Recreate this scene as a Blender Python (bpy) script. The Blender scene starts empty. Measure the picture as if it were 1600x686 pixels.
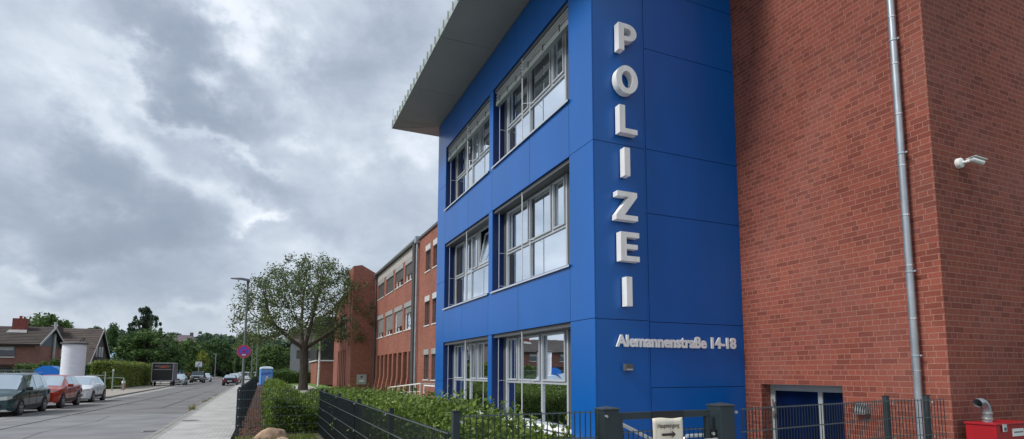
import bpy, bmesh, math, random
import numpy as np
from mathutils import Vector, Matrix
random.seed(7)
SC = bpy.context.scene
COL = SC.collection
R = math.radians

# ------------------------------------------------------------------ camera model (solved from the photo's vanishing points)
CX, CY, F = 825., 485., 901.
TH, YAW, H = R(6.1), R(24.45), 1.7
Fh = (math.sin(YAW), math.cos(YAW)); Rh = (math.cos(YAW), -math.sin(YAW))
def ray(u, v):
    r = (u-CX)/F; w = (CY-v)/F
    c, s = math.cos(TH), math.sin(TH)
    fw = c-w*s; up = s+w*c
    return (Fh[0]*fw+Rh[0]*r, Fh[1]*fw+Rh[1]*r, up)
def atY(u, v, Y):
    d = ray(u, v); t = Y/d[1]; return (d[0]*t, Y, H+d[2]*t)
def atX(u, v, X):
    d = ray(u, v); t = X/d[0]; return (X, d[1]*t, H+d[2]*t)

cam_d = bpy.data.cameras.new('camera'); cam = bpy.data.objects.new('camera', cam_d); COL.objects.link(cam)
cam_d.sensor_width = 36; cam_d.lens = 36*F/1600
cam_d.shift_x = -(CX-800)/1600; cam_d.shift_y = (CY-343)/1600
cam_d.clip_end = 8000; cam_d.clip_start = 0.05
cam.location = (0, 0, H)
cam.rotation_euler = (R(90)+TH, 0, -YAW)
SC.camera = cam

# ------------------------------------------------------------------ materials
MATS = {}
def new_mat(name):
    m = bpy.data.materials.new(name); m.use_nodes = True
    nt = m.node_tree; b = nt.nodes['Principled BSDF']
    return m, nt, b
def N(nt, t, **kw):
    n = nt.nodes.new(t)
    for k, v in kw.items(): setattr(n, k, v)
    return n
def mat(name, col, rough=.6, metal=0., var=.12, vscale=3., bump=0., bscale=40., spec=.5, coat=0., detail=4., streak=None):
    if name in MATS: return MATS[name]
    m, nt, b = new_mat(name)
    tc = N(nt, 'ShaderNodeTexCoord')
    src = tc.outputs['Object']
    if streak:
        mp = N(nt, 'ShaderNodeMapping'); mp.inputs['Scale'].default_value = streak
        nt.links.new(src, mp.inputs[0]); src = mp.outputs[0]
    no = N(nt, 'ShaderNodeTexNoise'); no.inputs['Scale'].default_value = vscale; no.inputs['Detail'].default_value = detail
    nt.links.new(src, no.inputs['Vector'])
    mr = N(nt, 'ShaderNodeMapRange'); mr.inputs[1].default_value = .3; mr.inputs[2].default_value = .7
    mr.inputs[3].default_value = 1-var; mr.inputs[4].default_value = 1+var
    nt.links.new(no.outputs[0], mr.inputs[0])
    mx = N(nt, 'ShaderNodeVectorMath', operation='SCALE'); mx.inputs[0].default_value = col[:3]
    nt.links.new(mr.outputs[0], mx.inputs['Scale'])
    nt.links.new(mx.outputs[0], b.inputs['Base Color'])
    b.inputs['Roughness'].default_value = rough; b.inputs['Metallic'].default_value = metal
    b.inputs['Specular IOR Level'].default_value = spec; b.inputs['Coat Weight'].default_value = coat
    b.inputs['Coat Roughness'].default_value = .05
    if bump:
        n2 = N(nt, 'ShaderNodeTexNoise'); n2.inputs['Scale'].default_value = bscale; n2.inputs['Detail'].default_value = 3
        nt.links.new(tc.outputs['Object'], n2.inputs['Vector'])
        bp = N(nt, 'ShaderNodeBump'); bp.inputs['Strength'].default_value = bump; bp.inputs['Distance'].default_value = .02
        nt.links.new(n2.outputs[0], bp.inputs['Height']); nt.links.new(bp.outputs[0], b.inputs['Normal'])
    MATS[name] = m
    return m

def brick_mat(name, c1, c2, mortar, course=.0916, length=.275, msize=.012, bump=.5, patch=.25, bump_dist=.008, soot=None):
    m, nt, b = new_mat(name); L = nt.links.new
    geo = N(nt, 'ShaderNodeNewGeometry')
    sp = N(nt, 'ShaderNodeSeparateXYZ'); L(geo.outputs['Position'], sp.inputs[0])
    sn = N(nt, 'ShaderNodeSeparateXYZ'); L(geo.outputs['True Normal'], sn.inputs[0])
    ab = N(nt, 'ShaderNodeMath', operation='ABSOLUTE'); L(sn.outputs[0], ab.inputs[0])
    gt = N(nt, 'ShaderNodeMath', operation='GREATER_THAN'); gt.inputs[1].default_value = .6; L(ab.outputs[0], gt.inputs[0])
    mx = N(nt, 'ShaderNodeMix', data_type='FLOAT'); L(gt.outputs[0], mx.inputs[0]); L(sp.outputs[0], mx.inputs[2]); L(sp.outputs[1], mx.inputs[3])
    # slight wobble so that courses are not ruler straight
    nw = N(nt, 'ShaderNodeTexNoise'); nw.inputs['Scale'].default_value = 5; L(geo.outputs['Position'], nw.inputs['Vector'])
    wa = N(nt, 'ShaderNodeMath', operation='MULTIPLY_ADD'); wa.inputs[1].default_value = .008; L(nw.outputs[0], wa.inputs[0]); L(sp.outputs[2], wa.inputs[2])
    cb = N(nt, 'ShaderNodeCombineXYZ'); L(mx.outputs[0], cb.inputs[0]); L(wa.outputs[0], cb.inputs[1])
    def bt(off, len_, sq=1.0, fr=2, ofr=2):
        t = N(nt, 'ShaderNodeTexBrick'); t.inputs['Scale'].default_value = 1
        t.inputs['Brick Width'].default_value = len_; t.inputs['Row Height'].default_value = course
        t.inputs['Mortar Size'].default_value = msize/2; t.inputs['Mortar Smooth'].default_value = .25; t.inputs['Bias'].default_value = 0
        t.offset = off; t.squash = sq; t.squash_frequency = fr; t.offset_frequency = ofr
        L(cb.outputs[0], t.inputs['Vector'])
        t.inputs['Color1'].default_value = (0, 0, 0, 1); t.inputs['Color2'].default_value = (1, 1, 1, 1); t.inputs['Mortar'].default_value = (.5, .5, .5, 1)
        return t
    t = bt(.37, length, .5, 3, 2)
    rp = N(nt, 'ShaderNodeValToRGB'); cr = rp.color_ramp
    cr.elements[0].position = 0; cr.elements[0].color = (*c1, 1); cr.elements[1].position = 1; cr.elements[1].color = (*c2, 1)
    e = cr.elements.new(.5); mid = [(a+b_)/2*1.08 for a, b_ in zip(c1, c2)]; e.color = (*mid, 1)
    L(t.outputs['Color'], rp.inputs[0])
    n1 = N(nt, 'ShaderNodeTexNoise'); n1.inputs['Scale'].default_value = .45; n1.inputs['Detail'].default_value = 5; L(geo.outputs['Position'], n1.inputs['Vector'])
    n3 = N(nt, 'ShaderNodeTexNoise'); n3.inputs['Scale'].default_value = 60; n3.inputs['Detail'].default_value = 3; L(geo.outputs['Position'], n3.inputs['Vector'])
    m1 = N(nt, 'ShaderNodeMapRange'); m1.inputs[1].default_value = .3; m1.inputs[2].default_value = .7; m1.inputs[3].default_value = 1-patch; m1.inputs[4].default_value = 1+patch; L(n1.outputs[0], m1.inputs[0])
    m3 = N(nt, 'ShaderNodeMapRange'); m3.inputs[1].default_value = .3; m3.inputs[2].default_value = .7; m3.inputs[3].default_value = .82; m3.inputs[4].default_value = 1.18; L(n3.outputs[0], m3.inputs[0])
    mm = N(nt, 'ShaderNodeMath', operation='MULTIPLY'); L(m1.outputs[0], mm.inputs[0]); L(m3.outputs[0], mm.inputs[1])
    mc = N(nt, 'ShaderNodeMix', data_type='RGBA'); L(t.outputs['Fac'], mc.inputs[0]); L(rp.outputs[0], mc.inputs[6]); mc.inputs[7].default_value = (*mortar, 1)
    sc = N(nt, 'ShaderNodeVectorMath', operation='SCALE'); L(mc.outputs[2], sc.inputs[0]); L(mm.outputs[0], sc.inputs['Scale'])
    nb = N(nt, 'ShaderNodeTexNoise'); nb.inputs['Scale'].default_value = .9; nb.inputs['Detail'].default_value = 9; nb.inputs['Roughness'].default_value = .7
    mpb = N(nt, 'ShaderNodeMapping'); mpb.inputs['Location'].default_value = (5, 9, 2); mpb.inputs['Scale'].default_value = (1, 1, .6); L(geo.outputs['Position'], mpb.inputs[0]); L(mpb.outputs[0], nb.inputs['Vector'])
    mb_ = N(nt, 'ShaderNodeMapRange'); mb_.inputs[1].default_value = .45; mb_.inputs[2].default_value = .8; mb_.inputs[3].default_value = 0; mb_.inputs[4].default_value = .26; L(nb.outputs[0], mb_.inputs[0])
    bl_ = N(nt, 'ShaderNodeMix', data_type='RGBA'); L(mb_.outputs[0], bl_.inputs[0]); L(sc.outputs[0], bl_.inputs[6]); bl_.inputs[7].default_value = (.27, .165, .145, 1)
    L(bl_.outputs[2], b.inputs['Base Color'])
    b.inputs['Roughness'].default_value = .85; b.inputs['Specular IOR Level'].default_value = .25
    inv = N(nt, 'ShaderNodeMath', operation='SUBTRACT'); inv.inputs[0].default_value = 1; L(t.outputs['Fac'], inv.inputs[1])
    hs = N(nt, 'ShaderNodeMath', operation='MULTIPLY_ADD'); hs.inputs[1].default_value = .35; L(n3.outputs[0], hs.inputs[0]); L(inv.outputs[0], hs.inputs[2])
    hb = N(nt, 'ShaderNodeMath', operation='MULTIPLY_ADD'); hb.inputs[1].default_value = .35; L(t.outputs['Color'], hb.inputs[0]); L(hs.outputs[0], hb.inputs[2])
    bp = N(nt, 'ShaderNodeBump'); bp.inputs['Strength'].default_value = bump; bp.inputs['Distance'].default_value = bump_dist
    L(hb.outputs[0], bp.inputs['Height']); L(bp.outputs[0], b.inputs['Normal'])
    MATS[name] = m
    return m

def glass_mat(name, refl, inner, rough=.015, wob=.0, tint=(.9, .95, 1)):
    m, nt, b = new_mat(name); L = nt.links.new
    nt.nodes.remove(b); out = nt.nodes['Material Output']
    g = N(nt, 'ShaderNodeBsdfGlossy'); g.inputs['Roughness'].default_value = rough; g.inputs['Color'].default_value = (*tint, 1)
    d = N(nt, 'ShaderNodeBsdfDiffuse'); d.inputs['Color'].default_value = (*inner, 1)
    fr = N(nt, 'ShaderNodeFresnel'); fr.inputs['IOR'].default_value = 1.5
    ma = N(nt, 'ShaderNodeMath', operation='ADD', use_clamp=True); ma.inputs[1].default_value = refl; L(fr.outputs[0], ma.inputs[0])
    mx = N(nt, 'ShaderNodeMixShader'); L(ma.outputs[0], mx.inputs[0]); L(d.outputs[0], mx.inputs[1]); L(g.outputs[0], mx.inputs[2])
    if wob:
        geo = N(nt, 'ShaderNodeNewGeometry'); no = N(nt, 'ShaderNodeTexNoise'); no.inputs['Scale'].default_value = 1.3; L(geo.outputs['Position'], no.inputs['Vector'])
        bp = N(nt, 'ShaderNodeBump'); bp.inputs['Strength'].default_value = wob; bp.inputs['Distance'].default_value = .02; L(no.outputs[0], bp.inputs['Height']); L(bp.outputs[0], g.inputs['Normal'])
    L(mx.outputs[0], out.inputs[0]); MATS[name] = m
    return m

def leaf_mat(name, c1, c2, rough=.55, trans=.25):
    m, nt, b = new_mat(name); L = nt.links.new
    geo = N(nt, 'ShaderNodeNewGeometry')
    rp = N(nt, 'ShaderNodeValToRGB'); rp.color_ramp.elements[0].color = (*c1, 1); rp.color_ramp.elements[1].color = (*c2, 1)
    no = N(nt, 'ShaderNodeTexNoise'); no.inputs['Scale'].default_value = .9; no.inputs['Detail'].default_value = 3; L(geo.outputs['Position'], no.inputs['Vector'])
    ad = N(nt, 'ShaderNodeMath', operation='ADD'); L(geo.outputs['Random Per Island'], ad.inputs[0]); L(no.outputs[0], ad.inputs[1])
    mr = N(nt, 'ShaderNodeMapRange'); mr.inputs[1].default_value = .35; mr.inputs[2].default_value = 1.65; L(ad.outputs[0], mr.inputs[0])
    L(mr.outputs[0], rp.inputs[0]); L(rp.outputs[0], b.inputs['Base Color'])
    b.inputs['Roughness'].default_value = rough; b.inputs['Specular IOR Level'].default_value = .35
    tr = N(nt, 'ShaderNodeBsdfTranslucent'); L(rp.outputs[0], tr.inputs['Color'])
    mx = N(nt, 'ShaderNodeMixShader'); mx.inputs[0].default_value = trans
    out = nt.nodes['Material Output']; L(b.outputs[0], mx.inputs[1]); L(tr.outputs[0], mx.inputs[2]); L(mx.outputs[0], out.inputs[0])
    MATS[name] = m
    return m

# ------------------------------------------------------------------ mesh builder
SPLIT = {'side_window','gable','dark_strip','pipe_collar','pipe_clip','hinge','bolt','blind_clip','sill_trim','door_handle','roof_rail_bar','support_leg','slot_window','pipe_clamp','mast'}
class MB:
    def __init__(s): s.v = []; s.f = []; s.mi = []; s.cur = 0
    def quad(s, a, b, c, d):
        n = len(s.v); s.v += [tuple(a), tuple(b), tuple(c), tuple(d)]; s.f.append((n, n+1, n+2, n+3)); s.mi.append(s.cur)
    def poly(s, pts):
        n = len(s.v); s.v += [tuple(p) for p in pts]; s.f.append(tuple(range(n, n+len(pts)))); s.mi.append(s.cur)
    def box(s, x0, x1, y0, y1, z0, z1):
        if x0 > x1: x0, x1 = x1, x0
        if y0 > y1: y0, y1 = y1, y0
        if z0 > z1: z0, z1 = z1, z0
        n = len(s.v)
        s.v += [(x0,y0,z0),(x1,y0,z0),(x1,y1,z0),(x0,y1,z0),(x0,y0,z1),(x1,y0,z1),(x1,y1,z1),(x0,y1,z1)]
        for f in ((0,3,2,1),(4,5,6,7),(0,1,5,4),(1,2,6,5),(2,3,7,6),(3,0,4,7)):
            s.f.append(tuple(n+i for i in f)); s.mi.append(s.cur)
        return s
    def bar(s, p, q, w, h=None, up=(0,0,1)):
        h = h or w
        p, q = Vector(p), Vector(q); d = (q-p).normalized(); u = Vector(up)
        if abs(d.dot(u)) > .98: u = Vector((0,1,0))
        a = d.cross(u).normalized()*(w/2); b = a.cross(d).normalized()*(h/2)
        n = len(s.v)
        for c in (p, q):
            for k in ((-1,-1),(1,-1),(1,1),(-1,1)): s.v.append(tuple(c+a*k[0]+b*k[1]))
        for f in ((0,1,2,3),(7,6,5,4),(0,4,5,1),(1,5,6,2),(2,6,7,3),(3,7,4,0)):
            s.f.append(tuple(n+i for i in f)); s.mi.append(s.cur)
        return s
    def tube(s, pts, rad, k=8, cap=True):
        pts = [Vector(p) for p in pts]
        if not hasattr(rad, '__len__'): rad = [rad]*len(pts)
        n = len(s.v); prev = None
        for i, p in enumerate(pts):
            d = (pts[min(i+1, len(pts)-1)]-pts[max(i-1, 0)])
            d = d.normalized() if d.length > 1e-9 else Vector((0,0,1))
            ref = prev if prev is not None else (Vector((1,0,0)) if abs(d.x) < .9 else Vector((0,1,0)))
            a = (ref-d*ref.dot(d)).normalized(); b = d.cross(a); prev = a
            for j in range(k):
                t = 2*math.pi*j/k; s.v.append(tuple(p+(a*math.cos(t)+b*math.sin(t))*rad[i]))
        for i in range(len(pts)-1):
            for j in range(k):
                a0 = n+i*k+j; a1 = n+i*k+(j+1) % k
                s.f.append((a0, a1, a1+k, a0+k)); s.mi.append(s.cur)
        if cap:
            s.f.append(tuple(n+j for j in reversed(range(k)))); s.mi.append(s.cur)
            s.f.append(tuple(n+(len(pts)-1)*k+j for j in range(k))); s.mi.append(s.cur)
        return s
    def lathe(s, prof, c=(0,0,0), k=24, axis='z', cap=True):
        n = len(s.v)
        if len(prof) == 2 and abs(prof[0][1]-prof[1][1]) < 1e-9: cap = False
        for r, z in prof:
            for j in range(k):
                t = 2*math.pi*j/k
                if axis == 'z': p = (c[0]+r*math.cos(t), c[1]+r*math.sin(t), c[2]+z)
                elif axis == 'y': p = (c[0]+r*math.cos(t), c[1]+z, c[2]-r*math.sin(t))
                else: p = (c[0]+z, c[1]+r*math.cos(t), c[2]+r*math.sin(t))
                s.v.append(p)
        for i in range(len(prof)-1):
            for j in range(k):
                a0 = n+i*k+j; a1 = n+i*k+(j+1) % k
                s.f.append((a0, a1, a1+k, a0+k)); s.mi.append(s.cur)
        if cap and prof[0][0] > 1e-6: s.f.append(tuple(n+j for j in reversed(range(k)))); s.mi.append(s.cur)
        if cap and prof[-1][0] > 1e-6: s.f.append(tuple(n+(len(prof)-1)*k+j for j in range(k))); s.mi.append(s.cur)
        return s
    def build(s, name, m, parent=None, bevel=0., smooth=False, loc=None):
        if name in SPLIT and not isinstance(m, (list, tuple)):
            p = list(range(len(s.v)))
            def find(a):
                while p[a] != a: p[a] = p[p[a]]; a = p[a]
                return a
            for f in s.f:
                for q in f[1:]: p[find(q)] = find(f[0])
            comps = {}
            for f in s.f: comps.setdefault(find(f[0]), []).append(f)
            if len(comps) > 1:
                last = None
                for fs in comps.values():
                    idx = sorted({i for f in fs for i in f}); mp = {a: k for k, a in enumerate(idx)}
                    n = MB(); n.v = [s.v[i] for i in idx]; n.f = [tuple(mp[i] for i in f) for f in fs]; n.mi = [0]*len(fs)
                    last = n._build(name, m, parent, bevel, smooth, loc)
                return last
        return s._build(name, m, parent, bevel, smooth, loc)
    def _build(s, name, m, parent=None, bevel=0., smooth=False, loc=None):
        me = bpy.data.meshes.new(name); me.from_pydata(s.v, [], s.f)
        ms = m if isinstance(m, (list, tuple)) else [m]
        for x in ms: me.materials.append(x)
        if len(ms) > 1: me.polygons.foreach_set('material_index', s.mi)
        me.update()
        if smooth:
            me.polygons.foreach_set('use_smooth', [True]*len(me.polygons)); me.set_sharp_from_angle(angle=R(35))
        o = bpy.data.objects.new(name, me); COL.objects.link(o)
        if loc: o.location = loc
        if parent is not None: o.parent = parent
        if bevel:
            md = o.modifiers.new('bevel', 'BEVEL'); md.width = bevel; md.segments = 2; md.limit_method = 'ANGLE'; md.angle_limit = R(40)
        return o

def tag(o, label=None, cat=None, group=None, kind=None):
    if label: o['label'] = label
    if cat: o['category'] = cat
    if group: o['group'] = group
    if kind: o['kind'] = kind
    return o
def thing(name, label, cat, loc=(0,0,0), rz=0, group=None):
    o = bpy.data.objects.new(name, None); COL.objects.link(o); o.location = loc; o.rotation_euler = (0,0,rz)
    o.empty_display_size = .3
    return tag(o, label, cat, group)
def copy_tree(o, parent=None):
    c = o.copy(); COL.objects.link(c); c.parent = parent
    for ch in [x for x in COL.objects if x.parent == o]: copy_tree(ch, c)
    return c
def rel(root):
    """children built in world coordinates: shift back by the root's location"""
    bpy.context.view_layer.update()
    inv = root.matrix_basis.inverted()
    for ch in [x for x in COL.objects if x.parent == root]: ch.matrix_basis = inv @ ch.matrix_basis

# ------------------------------------------------------------------ material library
M_asph = mat('asphalt_old', (.165,.162,.162), .92, var=.24, vscale=.55, bump=.25, bscale=90, detail=8)
M_asph2 = mat('asphalt_patch', (.205,.21,.215), .92, var=.20, vscale=.7, bump=.25, bscale=90, detail=8)
M_gutter = mat('gutter_concrete', (.30,.295,.28), .9, var=.15, vscale=2, bump=.2)
M_kerb = mat('kerb_stone', (.26,.255,.24), .9, var=.2, vscale=4, bump=.2)
M_dirt = mat('dirt', (.10,.085,.06), .95, var=.3, vscale=2, bump=.5, bscale=12)
M_mulch = mat('bark_mulch', (.085,.048,.035), .95, var=.55, vscale=14, bump=1, bscale=30)
M_lawn = mat('lawn', (.11,.22,.035), .9, var=.25, vscale=1.5, bump=.8, bscale=40)
M_green = mat('far_ground', (.05,.075,.03), .95, var=.3, vscale=.1)
M_sidel = mat('far_pavement', (.33,.30,.26), .9, var=.12, vscale=1.5, bump=.15)
M_path = mat('light_path', (.45,.43,.40), .9, var=.1, vscale=2)
M_blue = mat('blue_cladding', (.0,.105,.41), .30, var=.08, vscale=.9, spec=.5, streak=(1,1,.15), bump=.12, bscale=1.1)
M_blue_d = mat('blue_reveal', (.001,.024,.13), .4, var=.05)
M_gap = mat('cladding_gap', (.012,.02,.045), .8, var=.05)
M_alu = mat('aluminium', (.62,.64,.66), .38, metal=.35, var=.05, vscale=8)
M_frame = mat('window_frame_grey', (.42,.45,.48), .4, var=.04, vscale=8)
M_whitef = mat('window_frame_white', (.75,.76,.76), .4, var=.04, vscale=8)
M_slat = mat('blind_slat', (.58,.60,.60), .45, metal=.2, var=.05)
M_blindcase = mat('blind_casing', (.19,.22,.215), .5, var=.05)
M_blindbox = mat('blind_box', (.085,.09,.095), .5, var=.06)
M_white = mat('white_paint', (.80,.81,.80), .45, var=.04, vscale=5)
M_letter = mat('letter_white', (.87,.87,.86), .5, var=.07, vscale=7, streak=(1,1,.3))
M_lettext = mat('letter_aluminium', (.84,.85,.86), .4, metal=.0, var=.06, vscale=9)
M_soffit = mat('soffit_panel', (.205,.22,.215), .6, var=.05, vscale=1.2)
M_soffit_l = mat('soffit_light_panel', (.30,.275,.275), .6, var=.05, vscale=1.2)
M_fascia = mat('fascia_metal', (.42,.47,.45), .45, metal=.2, var=.08, vscale=3)
M_zinc = mat('zinc_pipe', (.40,.43,.46), .38, metal=.65, var=.18, vscale=6, streak=(1,1,.4))
M_dpipe = mat('dark_pipe', (.09,.085,.09), .6, var=.1)
M_conc = mat('concrete', (.30,.30,.29), .85, var=.15, vscale=2, bump=.2)
M_fence = mat('fence_anthracite', (.022,.035,.042), .45, var=.1, vscale=10)
M_wire = mat('fence_wire', (.014,.022,.025), .4, var=.1, vscale=10)
M_wireh = mat('fence_wire_flat', (.10,.125,.13), .35, metal=.3, var=.1, vscale=10)
M_bolt = mat('bright_steel', (.75,.75,.74), .25, metal=.9, var=.05)
M_steel = mat('galvanised_tube', (.52,.57,.60), .3, metal=.7, var=.1, vscale=8)
M_black = mat('black_plastic', (.012,.012,.013), .5, var=.1)
M_rubber = mat('tyre_rubber', (.018,.018,.019), .85, var=.2, vscale=20)
M_rim = mat('alloy_rim', (.45,.46,.48), .35, metal=.8, var=.05)
M_paper = mat('laminated_paper', (.80,.735,.60), .35, var=.06, vscale=4, streak=(8,1,.6))
M_ink = mat('dark_ink', (.045,.025,.02), .6, var=.05)
M_redbox = mat('red_enamel', (.34,.004,.010), .4, var=.08, vscale=4, spec=.5)
M_red = mat('sign_red', (.55,.03,.05), .45, var=.05)
M_sblue = mat('sign_blue', (.09,.09,.62), .45, var=.05)
M_lblue = mat('toilet_blue', (.09,.25,.62), .5, var=.07)
M_dblue = mat('logo_blue', (.01,.05,.40), .5, var=.05)
M_bin = mat('bin_blue', (.004,.17,.62), .45, var=.08)
M_glass_up = glass_mat('glass_upper', .62, (.12,.13,.14), wob=.06)
M_glass_lo = glass_mat('glass_lower', .22, (.012,.013,.013), wob=.04)
M_glass_d = glass_mat('glass_dark', .04, (.015,.017,.02), wob=.1)
M_carglass = glass_mat('car_glass', .02, (.035,.048,.052), rough=.05, tint=(.62,.70,.74))
M_lamp = mat('headlight_lens', (.62,.66,.66), .12, metal=.3, var=.05)
M_tail = mat('tail_lens', (.35,.02,.02), .2, var=.05)
M_bark = mat('bark', (.085,.070,.055), .95, var=.35, vscale=6, bump=1, bscale=18, streak=(1,1,.3))
M_barkd = mat('dark_bark', (.05,.04,.033), .95, var=.3, vscale=6, bump=.6, bscale=18)
M_birch = mat('birch_bark', (.62,.61,.58), .8, var=.35, vscale=4, streak=(1,1,4))
M_brick_c = brick_mat('brick_red', (.175,.048,.034), (.272,.076,.051), (.335,.17,.13), patch=.18, bump=.4)
M_brick_w = brick_mat('brick_wing', (.215,.074,.052), (.30,.108,.077), (.34,.20,.155), patch=.12, bump=.3)
M_brick_h = brick_mat('brick_house', (.20,.09,.07), (.29,.135,.105), (.27,.17,.14), patch=.15, bump=.2)
L_street = leaf_mat('leaf_street_tree', (.045,.072,.026), (.175,.23,.082))
L_laurel = leaf_mat('leaf_laurel', (.030,.075,.010), (.22,.31,.05), rough=.45, trans=.25)
L_horn = leaf_mat('leaf_hornbeam', (.05,.10,.015), (.21,.30,.05), trans=.3)
L_privet = leaf_mat('leaf_privet', (.09,.13,.02), (.26,.31,.06))
L_dark = leaf_mat('leaf_dark', (.036,.080,.030), (.125,.21,.068))
L_mid = leaf_mat('leaf_mid', (.045,.095,.028), (.16,.25,.07))
L_light = leaf_mat('leaf_light', (.05,.09,.018), (.14,.21,.045))
L_yell = leaf_mat('leaf_yellow', (.14,.18,.03), (.32,.36,.07))
L_blueg = leaf_mat('leaf_bluegreen', (.042,.080,.050), (.12,.19,.11))
L_pine = leaf_mat('leaf_pine', (.026,.050,.030), (.09,.135,.075))

def paver_mat():
    m, nt, b = new_mat('pavers'); L = nt.links.new
    geo = N(nt, 'ShaderNodeNewGeometry')
    t = N(nt, 'ShaderNodeTexBrick'); t.inputs['Scale'].default_value = 1; t.inputs['Brick Width'].default_value = .22; t.inputs['Row Height'].default_value = .11
    t.inputs['Mortar Size'].default_value = .006; t.inputs['Mortar Smooth'].default_value = .3
    t.inputs['Color1'].default_value = (.40,.40,.385,1); t.inputs['Color2'].default_value = (.49,.485,.465,1); t.inputs['Mortar'].default_value = (.19,.185,.17,1)
    L(geo.outputs['Position'], t.inputs['Vector'])
    n1 = N(nt, 'ShaderNodeTexNoise'); n1.inputs['Scale'].default_value = 1.1; n1.inputs['Detail'].default_value = 6; L(geo.outputs['Position'], n1.inputs['Vector'])
    m1 = N(nt, 'ShaderNodeMapRange'); m1.inputs[1].default_value = .3; m1.inputs[2].default_value = .7; m1.inputs[3].default_value = .84; m1.inputs[4].default_value = 1.12; L(n1.outputs[0], m1.inputs[0])
    sc = N(nt, 'ShaderNodeVectorMath', operation='SCALE'); L(t.outputs['Color'], sc.inputs[0]); L(m1.outputs[0], sc.inputs['Scale']); L(sc.outputs[0], b.inputs['Base Color'])
    b.inputs['Roughness'].default_value = .9
    bp = N(nt, 'ShaderNodeBump'); bp.inputs['Strength'].default_value = .4; bp.inputs['Distance'].default_value = -.006; L(t.outputs['Fac'], bp.inputs['Height']); L(bp.outputs[0], b.inputs['Normal'])
    MATS['pavers'] = m; return m
M_pav = paver_mat()

def tile_mat(name, c1, c2, row=.34, w=.3):
    m, nt, b = new_mat(name); L = nt.links.new
    geo = N(nt, 'ShaderNodeNewGeometry'); sp = N(nt, 'ShaderNodeSeparateXYZ'); L(geo.outputs['Position'], sp.inputs[0])
    def stripes(sock, per):
        d = N(nt, 'ShaderNodeMath', operation='DIVIDE'); d.inputs[1].default_value = per; L(sock, d.inputs[0])
        f = N(nt, 'ShaderNodeMath', operation='FRACT'); L(d.outputs[0], f.inputs[0]); return f
    a = stripes(sp.outputs[2], row); c = stripes(sp.outputs[0], w)
    n1 = N(nt, 'ShaderNodeTexNoise'); n1.inputs['Scale'].default_value = .8; n1.inputs['Detail'].default_value = 6; L(geo.outputs['Position'], n1.inputs['Vector'])
    rp = N(nt, 'ShaderNodeValToRGB'); rp.color_ramp.elements[0].position = .3; rp.color_ramp.elements[0].color = (*c1, 1); rp.color_ramp.elements[1].position = .7; rp.color_ramp.elements[1].color = (*c2, 1); L(n1.outputs[0], rp.inputs[0])
    L(rp.outputs[0], b.inputs['Base Color'])
    ad = N(nt, 'ShaderNodeMath', operation='MULTIPLY_ADD'); ad.inputs[1].default_value = .35; L(c.outputs[0], ad.inputs[0]); L(a.outputs[0], ad.inputs[2])
    bp = N(nt, 'ShaderNodeBump'); bp.inputs['Strength'].default_value = 1; bp.inputs['Distance'].default_value = .12; L(ad.outputs[0], bp.inputs['Height']); L(bp.outputs[0], b.inputs['Normal'])
    b.inputs['Roughness'].default_value = .8; MATS[name] = m; return m
M_tile1 = tile_mat('roof_tile_weathered', (.042,.034,.032), (.075,.058,.053))
M_tile2 = tile_mat('roof_tile_brown', (.06,.047,.041), (.10,.078,.067), row=.5)
M_slate = tile_mat('slate_cladding', (.035,.034,.033), (.06,.058,.055), row=.25)

# ------------------------------------------------------------------ setting: ground, road, pavements
def sheet(name, pts, z, m, thick=0.0, kind='structure', sub=None):
    """flat polygon; thick>0 makes a slab going down"""
    b = MB(); n = len(pts)
    b.poly([(x, y, z) for x, y in pts])
    if thick:
        for i in range(n):
            (x0, y0), (x1, y1) = pts[i], pts[(i+1) % n]
            b.quad((x0,y0,z-thick), (x1,y1,z-thick), (x1,y1,z), (x0,y0,z))
    o = b.build(name, m); o['kind'] = kind; return o
rk = [(-2.75,-12), (-2.75,19), (-2.9,31), (-3.1,47), (-3.25,66), (-3.45,95), (-3.9,140), (-4.6,200), (-6,300)]     # right kerb line
lk = [(-11.6,-12), (-11.6,30), (-11.6,45.6), (-9.75,47.4), (-9.9,56), (-10.2,72), (-10.6,84), (-11.2,110), (-12.0,150), (-13,200), (-15,300)]
sheet('ground', [(-900,-300),(900,-300),(900,1500),(-900,1500)], -.16, M_green)
sheet('road', [(-14,-12)]+[(x+.35, y) for x, y in rk]+[(-19,300)], -.10, M_asph)
sheet('road_resurfaced_patch', [(-9.3,-12),(-2.75,-12),(-2.75,19),(-2.88,29.3),(-9.15,30.4)], -.096, M_asph2)
b = MB()
gl = [(-9.15,-12),(-9.05,30),(-9.0,46),(-9.05,56),(-9.3,72),(-9.7,84),(-10.4,110),(-11.3,150)]
gr = [(x, y) for x, y in lk]
gy = [(-9.6,-12),(-9.62,30),(-9.6,46.3),(-9.74,47.4),(-9.88,56),(-10.18,72),(-10.58,84),(-11.18,110),(-11.98,150)]
poly = gl + [(x, y) for x, y in reversed(gy)]
sheet('road_gutter', poly, -.092, M_gutter)
def strip(name, line, w, z, m, thick=0, side=1):
    pts = line + [(x+side*w, y) for x, y in reversed(line)]
    if side < 0: pts = pts[::-1]
    return sheet(name, pts, z, m, thick)
strip('kerb_right', rk, .14, .008, M_kerb, .13)
strip('kerb_left', lk, .14, .008, M_kerb, .13, side=-1)
sheet('pavement_right', [(x+.14, y) for x, y in rk[:7]]+[(-.72,140),(-.72,-12)][:2], 0, M_pav, .16)
sheet('pavement_left', [(-15.5,-12)]+[(x-.14, y) for x, y in lk]+[(-20,300)], 0, M_sidel, .16)
# narrow cobble row behind the right kerb
strip('kerb_cobble_row', [(x+.15, y) for x, y in rk[:7]], .14, .004, M_gutter)
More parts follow.
